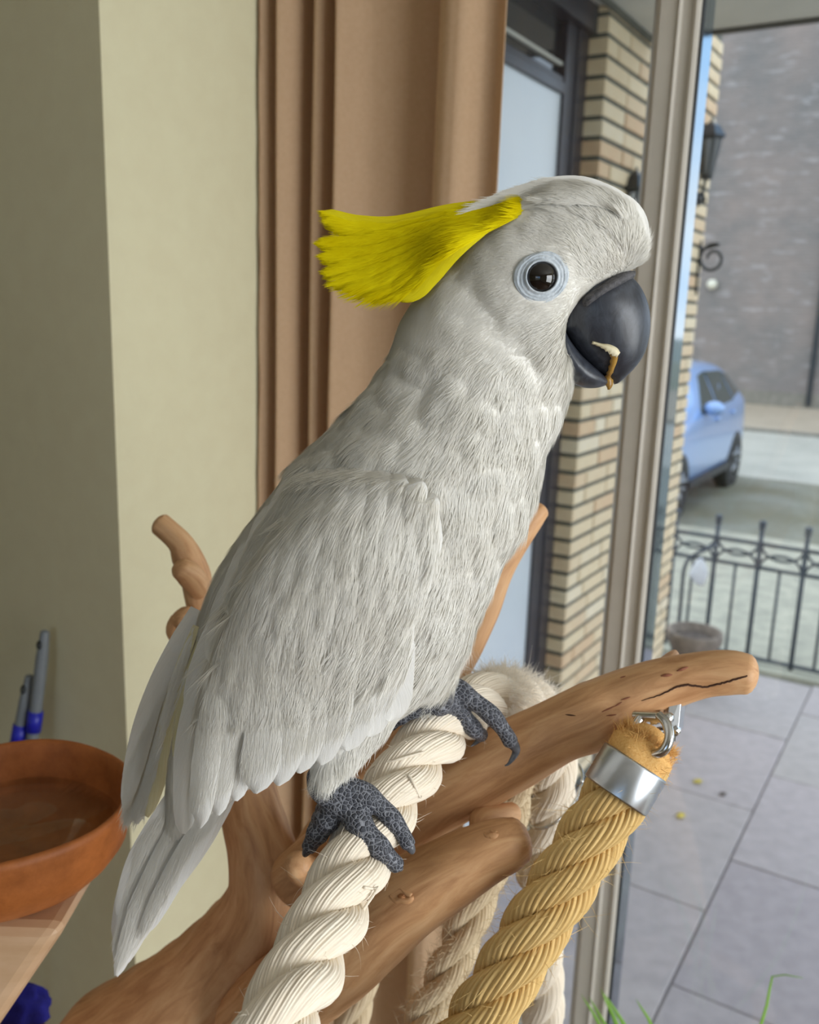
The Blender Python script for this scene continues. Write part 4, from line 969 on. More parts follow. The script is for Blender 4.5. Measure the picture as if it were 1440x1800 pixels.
head = [((770, 500), (990, 735), .030), ((795, 440), (993, 712), .035), ((858, 376), (996, 690), .0355), ((925, 336), (990, 655), .0345), ((990, 320), (984, 595), .0325), ((1050, 324), (1002, 548), .0295), ((1096, 345), (1042, 512), .0260), ((1124, 385), (1080, 490), .0205), ((1132, 425), (1108, 474), .013)]
ringloft(mbb, head)
wing_st = [((622, 842), (722, 838), .007, YB-.047), ((530, 895), (764, 890), .015, YB-.050), ((462, 965), (770, 950), .019, YB-.052), ((412, 1050), (755, 1030), .020, YB-.051), ((372, 1140), (733, 1120), .019, YB-.046), ((348, 1215), (708, 1200), .016, YB-.040), ((335, 1280), (680, 1255), .011, YB-.034), ((325, 1335), (560, 1330), .007, YB-.027)]
ringloft(mbb, wing_st)
# the far wing: the same shell mirrored through the bird's middle plane
mb2 = MB(); ringloft(mb2, wing_st); mbb.add([mirror(v) for v in mb2.v], [f[::-1] for f in mb2.f])
def addtube(mb, pts, nu=20): # (px,py,y,r px)
    P_ = px3(pts); R_ = [p[3]*depth_at(*p[:3])/FPX for p in pts]; C4 = catmull(np.column_stack([P_, R_]), 24); mb.add(*tube_geo(C4[:, :3], C4[:, 3], nu, True, None, True)[:2])
addtube(mbb, [(650, 1230, .452, 62), (615, 1290, .446, 52), (585, 1335, .440, 40), (568, 1368, .436, 30)])
addtube(mbb, [(765, 1130, .50, 60), (762, 1185, .505, 45), (752, 1225, .508, 30)])
body = remesh_union('body', mbb, .0028, 18, M_bodyskin); adopt(body, bird)
# soft puffs of breast and neck feathers
me = body.data; nv = len(me.vertices); co = np.empty(nv*3, np.float32); me.vertices.foreach_get('co', co); co = co.reshape(-1, 3)
boff = np.array(bird.location); no = np.empty(nv*3, np.float32); me.vertices.foreach_get('normal', no); no = no.reshape(-1, 3)
for i in range(nv):
    p_ = co[i]; px_, py_ = proj(p_)
    wt = 1.0 if (py_ > 620 and (px_ > 760 or py_ < 830)) else (.35 if py_ < 620 else .25)
    n_ = mnoise.noise(Vector((p_[0]*44, p_[1]*38, p_[2]*40)))+.5*mnoise.noise(Vector((p_[0]*120, p_[1]*110, p_[2]*100+5)))
    co[i] += no[i]*wt*.0026*n_
me.vertices.foreach_set('co', co.ravel()); me.update()
bvB = bvh_of([body])
def surf(px, py):
    h = cast(bvB, px, py); return h
prof_t = np.array([0, .05, .15, .35, .6, .78, .9, .96, 1.]); prof_w = np.array([.25, .42, .68, .95, 1.0, .93, .72, .46, .08])
def feather_geo(pts, W, layer, nt_=20, nu_=9, camber=.0012, lift=0., mode='surf', ylist=None, tipw=None, seed=0, ragged=.0, sink=.3):
    """pts: centre line in px; W: full width in px. Lies on the bird's surface, raised by layer (m)."""
    r_ = random.Random(seed); C2 = catmull(np.array([(p[0], p[1]) for p in pts], float), nt_)
    T2 = np.gradient(C2, axis=0); T2 /= np.linalg.norm(T2, axis=1)[:, None]; N2 = np.column_stack([-T2[:, 1], T2[:, 0]])
    ys = None
    if ylist is not None: ys = np.interp(np.linspace(0, 1, nt_), np.linspace(0, 1, len(ylist)), ylist)
    us = np.linspace(-1, 1, nu_); grid = np.zeros((nt_, nu_, 3)); dep = np.full((nt_, nu_), np.nan); dirs = np.zeros((nt_, nu_, 3))
    pw = prof_w if tipw is None else tipw
    ph = [r_.uniform(0, 6) for _ in range(4)]
    for i in range(nt_):
        t = i/(nt_-1); hw = W/2*np.interp(t, prof_t, pw)
        for j, u in enumerate(us):
            rag = ragged*W*(math.sin(u*9+ph[0])*.5+math.sin(u*23+ph[1])*.5)*max(0, (t-.75)/.25)
            q = C2[i]+N2[i]*u*hw*(1+.05*math.sin(t*9+ph[2]))+T2[i]*rag
            d = ray(*q); L = np.linalg.norm(d); d = d/L; dirs[i, j] = d
            if mode == 'surf':
                h = bvB.ray_cast(Vector(CC), Vector(d)); 
                if h[0] is not None: dep[i, j] = h[3]
            else:
                dep[i, j] = ys[i]/d[1]
                if mode == 'over':
                    h = bvB.ray_cast(Vector(CC), Vector(d))
                    if h[0] is not None: dep[i, j] = min(dep[i, j], h[3])
    if mode == 'surf':
        # past the body's edge keep the depth reached at the last row that touched it
        for j in range(nu_):
            last = np.nan
            for i in range(nt_):
                if np.isnan(dep[i, j]): dep[i, j] = last
                else: last = dep[i, j]
        for i in range(nt_):
            row = dep[i]
            if np.isnan(row).any():
                ok = ~np.isnan(row); row[~ok] = np.nanmean(row) if ok.any() else (np.nanmean(dep) if not np.isnan(dep).all() else .47)
        for i in range(2, nt_):
            dep[i] = np.minimum(dep[i], dep[i-1]+.0022)
    if mode != 'plain':
        # feathers are stiffer than the skin below: smooth the depths
        for _ in range(3 if mode == 'surf' else 14):
            d2 = dep.copy(); d2[1:-1] = (dep[:-2]+2*dep[1:-1]+dep[2:])/4; dep = d2
    v = []; uv = []
    for i in range(nt_):
        t = i/(nt_-1)
        for j, u in enumerate(us):
            sk = min(1., t/sink) if sink > 0 else 1.; sk = sk*sk*(3-2*sk); up = (layer+camber*(1-u*u)+.0022)*sk-.0022+lift*t*t; v.append(CC+dirs[i, j]*(dep[i, j]-up)); uv.append((u, t))
    f = []
    for i in range(nt_-1):
        for j in range(nu_-1): q = i*nu_+j; f.append((q, q+1, q+nu_+1, q+nu_))
    # shaft ridge
    return v, f, uv
def feather(name, mat, *a, far=True, shaft=True, **k):
    v, f, uv = feather_geo(*a, **k)
    o = mk(name, v, f, mat, None, True, uv); adopt(o, bird)
    if far:
        o2 = mk(name, [mirror(p_) for p_ in v], [q[::-1] for q in f], mat, None, True, uv); adopt(o2, bird)
    return o
jr = random.Random(11)
def row(name, tips, roots, W, layer, mat=M_fea, bow=8, **k):
    for i, (tp_, rt_) in enumerate(zip(tips, roots)):
        t_ = (tp_[0]+jr.uniform(-4, 4), tp_[1]+jr.uniform(-5, 5)); m_ = ((t_[0]+rt_[0])/2+bow, (t_[1]+rt_[1])/2)
        w_ = W*jr.uniform(.92, 1.08)
        feather(name, mat, [rt_, m_, t_], w_, layer+.00035*(i % 2)+.00012*i, seed=jr.randint(0, 9999), **k)
# tail feathers
tails = [((345, 1380), (262, 1560), (204, 1716), 40), ((335, 1370), (250, 1540), (203, 1690), 42), ((360, 1385), (275, 1560), (212, 1700), 42), ((380, 1390), (295, 1540), (228, 1672), 44), ((325, 1370), (240, 1530), (200, 1652), 40), ((398, 1390), (312, 1530), (252, 1640), 44), ((315, 1380), (245, 1510), (208, 1610), 40), ((410, 1388), (335, 1500), (278, 1590), 44)]
tw2 = np.array([.5, .6, .8, .95, 1., .9, .7, .5, .15])
for i, (r0, m0, t0, w_) in enumerate(tails):
    yy = YB-.008+.003*(i % 5)-.004*(i == 5)-.004*(i == 7)
    feather('tail_feather', M_fea, [r0, m0, t0], w_, .0002*i, 22, 9, .0015, 0, 'plain', [yy, yy+.002, yy+.006], tw2, i, .05, far=False)
# far wing's primaries showing past the back, yellow underneath
for i, (r0, m0, t0, w_, mt_) in enumerate((((350, 1085), (278, 1250), (222, 1452), 44, M_fea), ((360, 1090), (290, 1260), (240, 1448), 46, M_fea), ((365, 1110), (302, 1260), (258, 1436), 44, M_fey), ((345, 1070), (268, 1230), (218, 1420), 40, M_fea))):
    feather('flight_feather', mt_, [r0, m0, t0], w_, 0, 22, 9, .0015, 0, 'plain', [YB+.02, YB+.028-.002*i, YB+.026-.002*i], tw2, 40+i, .03, far=False)
for i, (r0, m0, t0, w_) in enumerate((((345, 1100), (312, 1190), (288, 1300), 20), ((352, 1120), (325, 1220), (305, 1330), 18))):
    feather('flight_feather', M_fey, [r0, m0, t0], w_, .0005, 18, 7, .001, 0, 'plain', [YB-.02, YB-.022, YB-.018], tw2, 60+i, .03, far=False)
# near wing, laid from the longest feathers up to the shoulder
row('flight_feather', [(322, 1465), (350, 1452), (382, 1432), (415, 1412)], [(380, 1120), (410, 1130), (440, 1140), (470, 1150)], 56, .0008, bow=-10, nt_=24, tipw=tw2)
row('flight_feather', [(448, 1396), (488, 1378), (528, 1362), (566, 1344), (608, 1320), (648, 1296), (684, 1270)], [(490, 1090), (525, 1090), (560, 1085), (595, 1080), (630, 1075), (662, 1070), (690, 1065)], 78, .0018, bow=6, nt_=24)
row('wing_covert', [(340, 1270), (372, 1275), (408, 1275), (446, 1268), (486, 1258), (526, 1248), (568, 1236), (610, 1222), (652, 1204), (694, 1180)], [(395, 1060), (425, 1060), (458, 1058), (492, 1054), (528, 1048), (562, 1042), (598, 1034), (634, 1024), (670, 1014), (702, 1000)], 66, .0034, bow=2)
row('wing_covert', [(370, 1165), (402, 1168), (436, 1166), (472, 1162), (510, 1156), (548, 1150), (588, 1142), (628, 1130), (668, 1114), (708, 1092), (732, 1070)], [(425, 985), (452, 985), (482, 984), (514, 982), (546, 978), (580, 972), (612, 966), (646, 956), (680, 944), (714, 930), (736, 922)], 58, .0048, bow=2)
row('wing_covert', [(398, 1085), (430, 1086), (464, 1086), (500, 1082), (538, 1078), (576, 1070), (614, 1062), (652, 1050), (690, 1034), (724, 1012), (750, 985)], [(450, 930), (476, 928), (506, 926), (538, 922), (570, 918), (604, 912), (638, 904), (670, 896), (704, 886), (732, 878), (752, 876)], 52, .0060, bow=2)
row('wing_covert', [(432, 1010), (464, 1010), (498, 1008), (534, 1004), (572, 998), (610, 990), (648, 978), (686, 964), (722, 946), (752, 926)], [(488, 872), (514, 870), (544, 868), (574, 864), (606, 858), (638, 852), (670, 848), (700, 846), (728, 850), (748, 860)], 48, .0070, bow=2)
row('wing_covert', [(474, 935), (508, 934), (544, 930), (582, 924), (620, 916), (658, 906), (696, 896), (730, 886)], [(530, 818), (556, 816), (584, 814), (614, 812), (644, 814), (672, 820), (698, 826), (722, 836)], 46, .0078, bow=2)

# ------------------------------------------------------------------ down and contour barbs
flow = np.array([(1130, 450, 0, -1), (1105, 370, -.8, -.6), (1000, 330, -1, -.05), (900, 350, -1, .2), (1050, 430, -.75, -.6), (1090, 470, -.5, -.85), (1010, 540, -1, .0), (990, 580, -.9, .4), (900, 560, -.9, .45), (850, 450, -1, .35), (900, 420, -1, -.1), (960, 420, -.9, -.4), (960, 620, -.6, .8), (1000, 660, -.2, 1), (800, 560, -.7, .7), (760, 640, -.5, .85), (900, 700, -.25, 1), (980, 740, -.1, 1), (720, 720, -.6, .8), (900, 850, -.12, 1), (830, 900, -.1, 1), (600, 760, -.6, .8), (850, 1050, -.15, 1), (780, 1150, -.25, 1), (450, 950, -.45, .9), (600, 1000, -.15, 1), (500, 1200, -.15, 1), (350, 1100, -.35, .95), (650, 1250, -.3, 1), (300, 1350, -.2, 1), (580, 1340, -.1, 1)], float)
flow[:, 2:] /= np.linalg.norm(flow[:, 2:], axis=1)[:, None]
me.calc_loop_triangles(); nt3 = len(me.loop_triangles); tri = np.empty(nt3*3, np.int32); me.loop_triangles.foreach_get('vertices', tri); tri = tri.reshape(-1, 3)
co = np.empty(nv*3, np.float32); me.vertices.foreach_get('co', co); co = co.reshape(-1, 3).astype(float)
me.vertices.foreach_get('normal', no.ravel()) if False else None
no = np.empty(nv*3, np.float32); me.vertices.foreach_get('normal', no); no = no.reshape(-1, 3).astype(float)
p0, p1, p2 = co[tri[:, 0]], co[tri[:, 1]], co[tri[:, 2]]
area = np.linalg.norm(np.cross(p1-p0, p2-p0), axis=1)/2
cen = (p0+p1+p2)/3; v_ = cen-CC; wv = v_@CF; cpx = 720+FPX*(v_@CX)/wv; cpy = 900-FPX*(v_@CU)/wv
near = cen[:, 1] < YB+.01
from_wing = np.zeros(nt3, bool)
wpoly = np.array([(610, 850), (735, 842), (770, 895), (772, 950), (752, 1040), (725, 1150), (690, 1262), (560, 1345), (440, 1400), (330, 1460), (300, 1380), (345, 1120), (430, 960), (520, 850)], float)
def inpoly(x, y, P_):
    r_ = np.zeros(len(x), bool); j = len(P_)-1
    for i in range(len(P_)):
        c = ((P_[i, 1] > y) != (P_[j, 1] > y)) & (x < (P_[j, 0]-P_[i, 0])*(y-P_[i, 1])/(P_[j, 1]-P_[i, 1]+1e-9)+P_[i, 0]); r_ ^= c; j = i
    return r_
inw = inpoly(cpx, cpy, wpoly)
dens = np.where(near, 1., .35); dens = np.where(inw, .0, dens); dens = np.where(cpy < 640, dens*1.7, dens)
w8 = area*dens; NS = 120000
pick = rng.choice(nt3, NS, p=w8/w8.sum()); r1_, r2_ = rng.random(NS), rng.random(NS); sq = np.sqrt(r1_)
ba = np.stack([1-sq, sq*(1-r2_), sq*r2_], 1)
Pt = (co[tri[pick]]*ba[:, :, None]).sum(1); Nm = (no[tri[pick]]*ba[:, :, None]).sum(1); Nm /= np.linalg.norm(Nm, axis=1)[:, None]
v_ = Pt-CC; wv = v_@CF; qx = 720+FPX*(v_@CX)/wv; qy = 900-FPX*(v_@CU)/wv
keep = np.hypot((qx-952)/1.0, (qy-488)/1.0) > 44
d2 = (qx[:, None]-flow[None, :, 0])**2+(qy[:, None]-flow[None, :, 1])**2
wt = 1/(d2+400)**1.5; fd = (wt[:, :, None]*flow[None, :, 2:]).sum(1); fd /= np.linalg.norm(fd, axis=1)[:, None]
cl = np.array([mnoise.noise(Vector((p_[0]*150, p_[1]*150, p_[2]*150))) for p_ in Pt]); ang = cl*.4+rng.normal(0, .14, NS)
fd = np.column_stack([fd[:, 0]*np.cos(ang)-fd[:, 1]*np.sin(ang), fd[:, 0]*np.sin(ang)+fd[:, 1]*np.cos(ang)])
D3 = CX[None]*fd[:, :1]-CU[None]*fd[:, 1:]; D3 = D3-Nm*(D3*Nm).sum(1)[:, None]; D3 /= np.linalg.norm(D3, axis=1)[:, None]+1e-9
base = np.interp(qy, [320, 450, 560, 640, 760, 900, 1100, 1250, 1400], [.0055, .0055, .006, .0075, .010, .0125, .0135, .014, .011])
base = np.where(np.hypot(qx-952, qy-488) < 75, .0035, base)
Ls = base*rng.uniform(.65, 1.3, NS); wd = np.where(qy < 640, .00014, .00017)*rng.uniform(.7, 1.3, NS)
Sd = np.cross(Nm, D3); lift = rng.uniform(.015, .07, NS)*np.where(qy < 600, .7, 1.); cl2 = 1+.6*cl
ks = np.array([0, .35, .7, 1.]); wk = np.array([.8, 1., .75, .1]); lk = np.array([-.06, .75, 1.25, 1.1])
V_ = np.zeros((NS, 4, 2, 3))
for q in range(4):
    c = Pt+D3*(Ls*ks[q])[:, None]+Nm*(Ls*lift*cl2*lk[q])[:, None]
    V_[:, q, 0] = c-Sd*(wd*wk[q])[:, None]; V_[:, q, 1] = c+Sd*(wd*wk[q])[:, None]
cpol = np.array([(940, 342), (942, 390), (880, 402), (810, 444), (750, 496), (735, 470), (800, 368), (880, 345)], float)
keep &= ~(inpoly(qx, qy, cpol) & (Pt[:, 1] < YB+.012))
V_ = V_[keep]; nk = len(V_)
bi = np.arange(nk)[:, None]*8; F_ = np.concatenate([np.stack([bi[:, 0]+2*q, bi[:, 0]+2*q+1, bi[:, 0]+2*q+3, bi[:, 0]+2*q+2], 1) for q in range(3)])
def fast_mesh(name, V, F, mat):
    mm = bpy.data.meshes.new(name); mm.vertices.add(len(V)); mm.vertices.foreach_set('co', np.asarray(V, np.float32).ravel())
    mm.loops.add(F.size); mm.loops.foreach_set('vertex_index', F.astype(np.int32).ravel()); mm.polygons.add(len(F)); mm.polygons.foreach_set('loop_start', np.arange(0, F.size, 4, dtype=np.int32))
    mm.update(calc_edges=True); mm.polygons.foreach_set('use_smooth', [True]*len(F)); mm.materials.append(mat)
    o = bpy.data.objects.new(name, mm); COL.objects.link(o); return o
pl_ = fast_mesh('plumage', V_.reshape(-1, 3), F_, M_down); adopt(pl_, bird); tag(pl_, kind='stuff')

# ------------------------------------------------------------------ crest
cw = np.array([.35, .45, .6, .8, 1., 1., .85, .6, .12])
crest = [((935, 350), (800, 372), (700, 396), (622, 393), (566, 372), 36), ((932, 356), (800, 384), (700, 408), (634, 408), (576, 388), 38), ((928, 360), (800, 392), (700, 424), (630, 434), (560, 428), 42), ((922, 366), (800, 402), (700, 442), (632, 456), (566, 450), 44), ((915, 372), (800, 410), (708, 456), (640, 476), (576, 478), 44), ((905, 376), (800, 418), (716, 468), (652, 492), (592, 497), 44), ((892, 380), (802, 422), (730, 474), (672, 502), (622, 506), 42), ((882, 384), (804, 428), (742, 482), (704, 510), (660, 518), 40), ((872, 388), (806, 434), (756, 486), (728, 512), (694, 522), 36)]
for i, q in enumerate(crest):
    y0 = YB-.004-.0022*i
    feather('crest_feather', M_cry, q[:5], q[5], .0032+.0003*i, 26, 9, .0016, 0, 'over', [YB, y0-.004, y0, y0+.002, y0+.004], cw, 80+i, .07, far=False, sink=.06)
    if i % 2 == 0: feather('crest_feather', M_cry, [(x, y+3) for x, y in q[:5]], q[5]*.9, 0, 22, 7, .0016, 0, 'plain', [YB+.012, YB+.010, YB+.010, YB+.012, YB+.014], cw, 120+i, .07, far=False)
wcr = np.array([.6, .75, .9, 1., 1., .9, .7, .45, .1])
for i, q in enumerate((((1125, 400), (1080, 350), (1010, 330), (940, 345), (868, 368), 40), ((1118, 378), (1050, 334), (980, 326), (900, 346), (826, 374), 34), ((1132, 425), (1110, 372), (1060, 345), (1000, 340), (955, 352), 40))):
    feather('forehead_feather', M_fea, q[:5], q[5], .0016+.0005*i, 24, 9, .0014, .0006, 'over', [YB-.002, YB-.006, YB-.008, YB-.008, YB-.010], wcr, 150+i, .05)

# ------------------------------------------------------------------ barbs over wing, forehead and crest feathers
def barbs(name, objs, poly, n, mat, Lfun, wid, dirfun, lift=(.02, .08), jit=.12, clump=.3, far=True):
    bv = bvh_of(objs); P_ = np.array(poly, float); x0, y0 = P_.min(0); x1, y1 = P_.max(0); out = []
    xs = rng.uniform(x0, x1, n*3); ys_ = rng.uniform(y0, y1, n*3); ok = inpoly(xs, ys_, P_); xs = xs[ok][:n]; ys_ = ys_[ok][:n]
    for x, y in zip(xs, ys_):
        h = cast(bv, x, y)
        if h is None: continue
        p_, n_, d = h
        if n_@d > 0: n_ = -n_
        f2 = dirfun(x, y); a_ = random.gauss(0, jit)+clump*mnoise.noise(Vector((x/22, y/22, 3)))
        f2 = (f2[0]*math.cos(a_)-f2[1]*math.sin(a_), f2[0]*math.sin(a_)+f2[1]*math.cos(a_))
        t = CX*f2[0]-CU*f2[1]; t = t-n_*(t@n_); t /= np.linalg.norm(t)+1e-9; L = Lfun(x, y)*random.uniform(.6, 1.3); s_ = np.cross(n_, t)*wid*random.uniform(.7, 1.3); lf = random.uniform(*lift)*L
        for k, w_, l_ in ((0, .7, -.1), (.35, 1., .7), (.7, .7, 1.1), (1., .1, 1.)):
            c = p_+t*L*k+n_*lf*l_; out.append(c-s_*w_); out.append(c+s_*w_)
    V = np.array(out).reshape(-1, 8, 3)
    if far: V = np.concatenate([V, mirror(V)])
    m_ = len(V); bi = np.arange(m_)*8
    F = np.concatenate([np.stack([bi+2*q, bi+2*q+1, bi+2*q+3, bi+2*q+2], 1) for q in range(3)])
    o = fast_mesh(name, V.reshape(-1, 3), F, mat); adopt(o, bird); tag(o, kind='stuff'); return o
def flowdir(x, y):
    d2 = (x-flow[:, 0])**2+(y-flow[:, 1])**2; w_ = 1/(d2+400)**1.5; f2 = (w_[:, None]*flow[:, 2:]).sum(0); return f2/np.linalg.norm(f2)
kids = list(bird.children)
wingf = [o for o in kids if o.name.split('.')[0] in ('wing_covert', 'flight_feather')]
barbs('covert_barbs', wingf, [(600, 812), (735, 826), (775, 885), (775, 950), (752, 1050), (722, 1170), (560, 1240), (340, 1260), (390, 1060), (450, 930), (520, 830)], 30000, M_down, lambda x, y: float(np.interp(y, [820, 950, 1150, 1260], [.010, .015, .018, .012])), .00016, flowdir, (.01, .06), .10, .25)
barbs('flight_barbs', wingf, [(340, 1240), (560, 1230), (722, 1160), (695, 1230), (560, 1300), (440, 1355), (330, 1410)], 4000, M_down, lambda x, y: .010, .00012, flowdir, (.005, .03), .08, .1)
tailf = [o for o in kids if o.name.split('.')[0] == 'tail_feather']
barbs('tail_barbs', tailf, [(300, 1400), (420, 1392), (330, 1500), (290, 1585), (250, 1650), (206, 1712), (200, 1650), (222, 1560), (245, 1470)], 4500, M_down, lambda x, y: float(np.interp(y, [1400, 1600, 1715], [.012, .012, .004])), .00013, lambda x, y: (-.37, .93), (.0, .04), .06, .12, far=False)
barbs('far_wing_barbs', [o for o in kids if o.name.split('.')[0] == 'flight_feather'], [(345, 1090), (300, 1190), (262, 1260), (225, 1340), (216, 1440), (255, 1430), (290, 1300), (330, 1180)], 3500, M_down, lambda x, y: .011, .00013, lambda x, y: (-.36, .93), (.0, .04), .06, .12, far=False)
fore = [o for o in kids if o.name.split('.')[0] == 'forehead_feather']+[body]
barbs('forehead_barbs', fore, [(1140, 440), (1125, 385), (1095, 345), (1040, 322), (980, 316), (900, 338), (820, 372), (880, 372), (950, 362), (1020, 380), (1080, 420), (1110, 470)], 16000, M_down, lambda x, y: .009, .00014, flowdir, (.01, .05), .10, .2)
def cdir(x, y):
    t = np.interp(x, [560, 650, 760, 940], [0, .35, .7, 1]); up = np.interp(y, [370, 520], [0, 1])
    d = np.array([-1, np.interp(x, [560, 640, 760, 940], [-.35+.5*up, .0+.35*up, .35+.45*up, .2+.1*up])]); return d/np.linalg.norm(d)
crf = [o for o in kids if o.name.split('.')[0] == 'crest_feather']
barbs('crest_barbs', crf, [(940, 345), (820, 362), (700, 392), (620, 390), (570, 372), (556, 430), (566, 480), (600, 505), (690, 525), (730, 508), (800, 440), (880, 398), (940, 385)], 15000, M_cryb, lambda x, y: float(np.interp(x, [560, 600, 650, 900], [.003, .007, .012, .010])), .00015, cdir, (.005, .05), .07, .25, far=False)

# ------------------------------------------------------------------ beak
mtk, tk_, bk = newmat('slate_beak'); bk.inputs['Roughness'].default_value = .36
tck = N(tk_, 'ShaderNodeTexCoord'); mpk = N(tk_, 'ShaderNodeMapping'); mpk.inputs['Scale'].default_value = (1, 1, .5); tk_.links.new(tck.outputs['Object'], mpk.inputs['Vector'])
nk_ = N(tk_, 'ShaderNodeTexNoise', Scale=120, Detail=7, Roughness=.65, Distortion=1.2); tk_.links.new(mpk.outputs[0], nk_.inputs['Vector'])
ck = N(tk_, 'ShaderNodeValToRGB'); ck.color_ramp.elements[0].position = .4; ck.color_ramp.elements[1].position = .85; ck.color_ramp.elements[0].color = S(44, 46, 54); ck.color_ramp.elements[1].color = S(80, 86, 96)
tk_.links.new(nk_.outputs['Fac'], ck.inputs['Fac']); tk_.links.new(ck.outputs[0], bk.inputs['Base Color'])
bpk = N(tk_, 'ShaderNodeBump', Strength=.15, Distance=.0006); tk_.links.new(nk_.outputs['Fac'], bpk.inputs['Height']); tk_.links.new(bpk.outputs[0], bk.inputs['Normal'])
mbu = MB(); ringloft(mbu, [((1085, 478), (985, 560), .0165), ((1106, 484), (988, 580), .0182), ((1126, 505), (1002, 604), .0182), ((1140, 540), (1020, 628), .0168), ((1142, 580), (1040, 648), .0145), ((1134, 616), (1058, 660), .0115), ((1118, 642), (1070, 668), .0085), ((1100, 660), (1080, 674), .005), ((1086, 672), (1080, 680), .0022)], nu=40)
bk_o = remesh_union('upper_beak', mbu, .0009, 4, mtk); adopt(bk_o, bird)
mbl = MB(); ringloft(mbl, [((988, 572), (988, 652), .0165), ((1000, 596), (1002, 670), .0168), ((1020, 622), (1024, 681), .0155), ((1040, 640), (1046, 682), .0125), ((1056, 654), (1062, 678), .008), ((1066, 664), (1068, 676), .004)], nu=36)
bl_o = remesh_union('lower_beak', mbl, .0009, 4, mtk); adopt(bl_o, bird)
# rough cere along the top of the beak
mbc = MB(); M_cere = basic('grey_cere', S(92, 90, 92), S(60, 60, 64), .8, 200, bump=.6, bscale=500)
ringloft(mbc, [((1112, 476), (1102, 496), .0085), ((1086, 476), (1082, 509), .0162), ((1052, 492), (1052, 525), .0197), ((1018, 514), (1024, 545), .0204)], nu=28)
adopt(mbc.build('cere', M_cere, None, True), bird)

# ------------------------------------------------------------------ eyes with pale blue skin rings
mte, te, be = newmat('eye_black'); be.inputs['Base Color'].default_value = S(20, 15, 14); be.inputs['Roughness'].default_value = .04; be.inputs['Specular IOR Level'].default_value = .7
M_ring = basic('pale_blue_eye_skin', S(206, 213, 219), S(178, 188, 198), .6, 110, bump=.3, bscale=500)
h = surf(952, 487); ec = h[0]; en = h[1]; en = en*.6+np.array([0, -1, 0])*.4+np.array([.05, 0, 0]); en /= np.linalg.norm(en)
sc_e = .96
rp = [(.0140, -.0036), (.0135, -.0014), (.0130, -.0002), (.0127, .0002), (.0124, .0001), (.0119, .0007), (.0113, .0009), (.0109, .0005), (.0104, .0009), (.0097, .0013), (.0092, .0009), (.0087, .0014), (.0081, .0024), (.0076, .0023), (.0072, .0010), (.0070, -.002)]
for side in (0, 1):
    c = ec if side == 0 else mirror(ec); n_ = en if side == 0 else np.array([en[0], -en[1], en[2]])
    nu = 56; t0 = np.array([0, 0, 1.]); u1 = np.cross(n_, t0); u1 /= np.linalg.norm(u1); u2 = np.cross(u1, n_)
    vs = []; fs = []
    for k, (r_, hh) in enumerate(rp):
        f_ = k/(len(rp)-1)
        for j in range(nu):
            th = 2*math.pi*j/nu; d = u1*math.cos(th)+u2*math.sin(th)
            wob = 1+.07*(1-f_)*math.sin(2*th+2.4)+.03*(1-f_)*math.sin(3*th+k*.4)+.012*math.sin(7*th+k)*(1-f_)
            vs.append(c+n_*(hh+.0002*math.sin(9*th+k*2)*(1-f_))+d*r_*sc_e*wob)
    for i in range(len(rp)-1):
        for j in range(nu): k = (j+1) % nu; q = (i*nu+j, i*nu+k, (i+1)*nu+k, (i+1)*nu+j); fs.append(q if side == 0 else q[::-1])
    ro_ = mk('eye_ring', vs, fs, M_ring, None, True); adopt(ro_, bird)
    bme = bmesh.new(); bmesh.ops.create_uvsphere(bme, u_segments=40, v_segments=24, radius=.0088)
    for v in bme.verts: v.co = v.co+Vector(c+n_*(-.0040))
    mme = bpy.data.meshes.new('eye'); bme.to_mesh(mme); bme.free(); mme.materials.append(mte); mme.polygons.foreach_set('use_smooth', [True]*len(mme.polygons))
    eo = bpy.data.objects.new('eye', mme); COL.objects.link(eo); adopt(eo, ro_)

# ------------------------------------------------------------------ feet
mtf, tf, bf = newmat('scaly_grey_skin'); bf.inputs['Roughness'].default_value = .55
tcf = N(tf, 'ShaderNodeTexCoord'); vf = N(tf, 'ShaderNodeTexVoronoi', Scale=400, feature='DISTANCE_TO_EDGE'); tf.links.new(tcf.outputs['Object'], vf.inputs['Vector'])
cf2 = N(tf, 'ShaderNodeValToRGB'); cf2.color_ramp.elements[0].position = .02; cf2.color_ramp.elements[1].position = .11; cf2.color_ramp.elements[0].color = S(132, 134, 142); cf2.color_ramp.elements[1].color = S(58, 60, 68)
tf.links.new(vf.outputs['Distance'], cf2.inputs['Fac']); tf.links.new(cf2.outputs[0], bf.inputs['Base Color'])
crb = N(tf, 'ShaderNodeValToRGB'); crb.color_ramp.elements[1].position = .25; tf.links.new(vf.outputs['Distance'], crb.inputs['Fac'])
bpf = N(tf, 'ShaderNodeBump', Strength=.8, Distance=.0007); tf.links.new(crb.outputs[0], bpf.inputs['Height']); tf.links.new(bpf.outputs[0], bf.inputs['Normal'])
M_claw = basic('dark_claw', S(56, 58, 64), S(92, 94, 100), .25, 200)
bvr = bvh_of(cot_objs); bvall = bvh_of(cot_objs+[o_b1, o_b2])
def toe_pts(pts, bvh, y0):
    """lay a toe on what it grips: depth from the rope or branch under it"""
    out = []; last = None
    for (x, y, r_, *yy) in pts:
        if yy: out.append((x, y, yy[0], r_)); last = yy[0]; continue
        h = cast(bvh, x, y); rm_ = r_*.47/FPX
        if h is not None:
            q = h[0]-h[2]*rm_*.75; out.append((x, y, q[1], r_)); last = q[1]
        else: out.append((x, y, last if last else y0, r_))
    ys = np.array([o_[2] for o_ in out]); 
    if len(ys) > 3: ys[1:-1] = (ys[:-2]+2*ys[1:-1]+ys[2:])/4
    return [(o_[0], o_[1], yv, o_[3]) for o_, yv in zip(out, ys)]
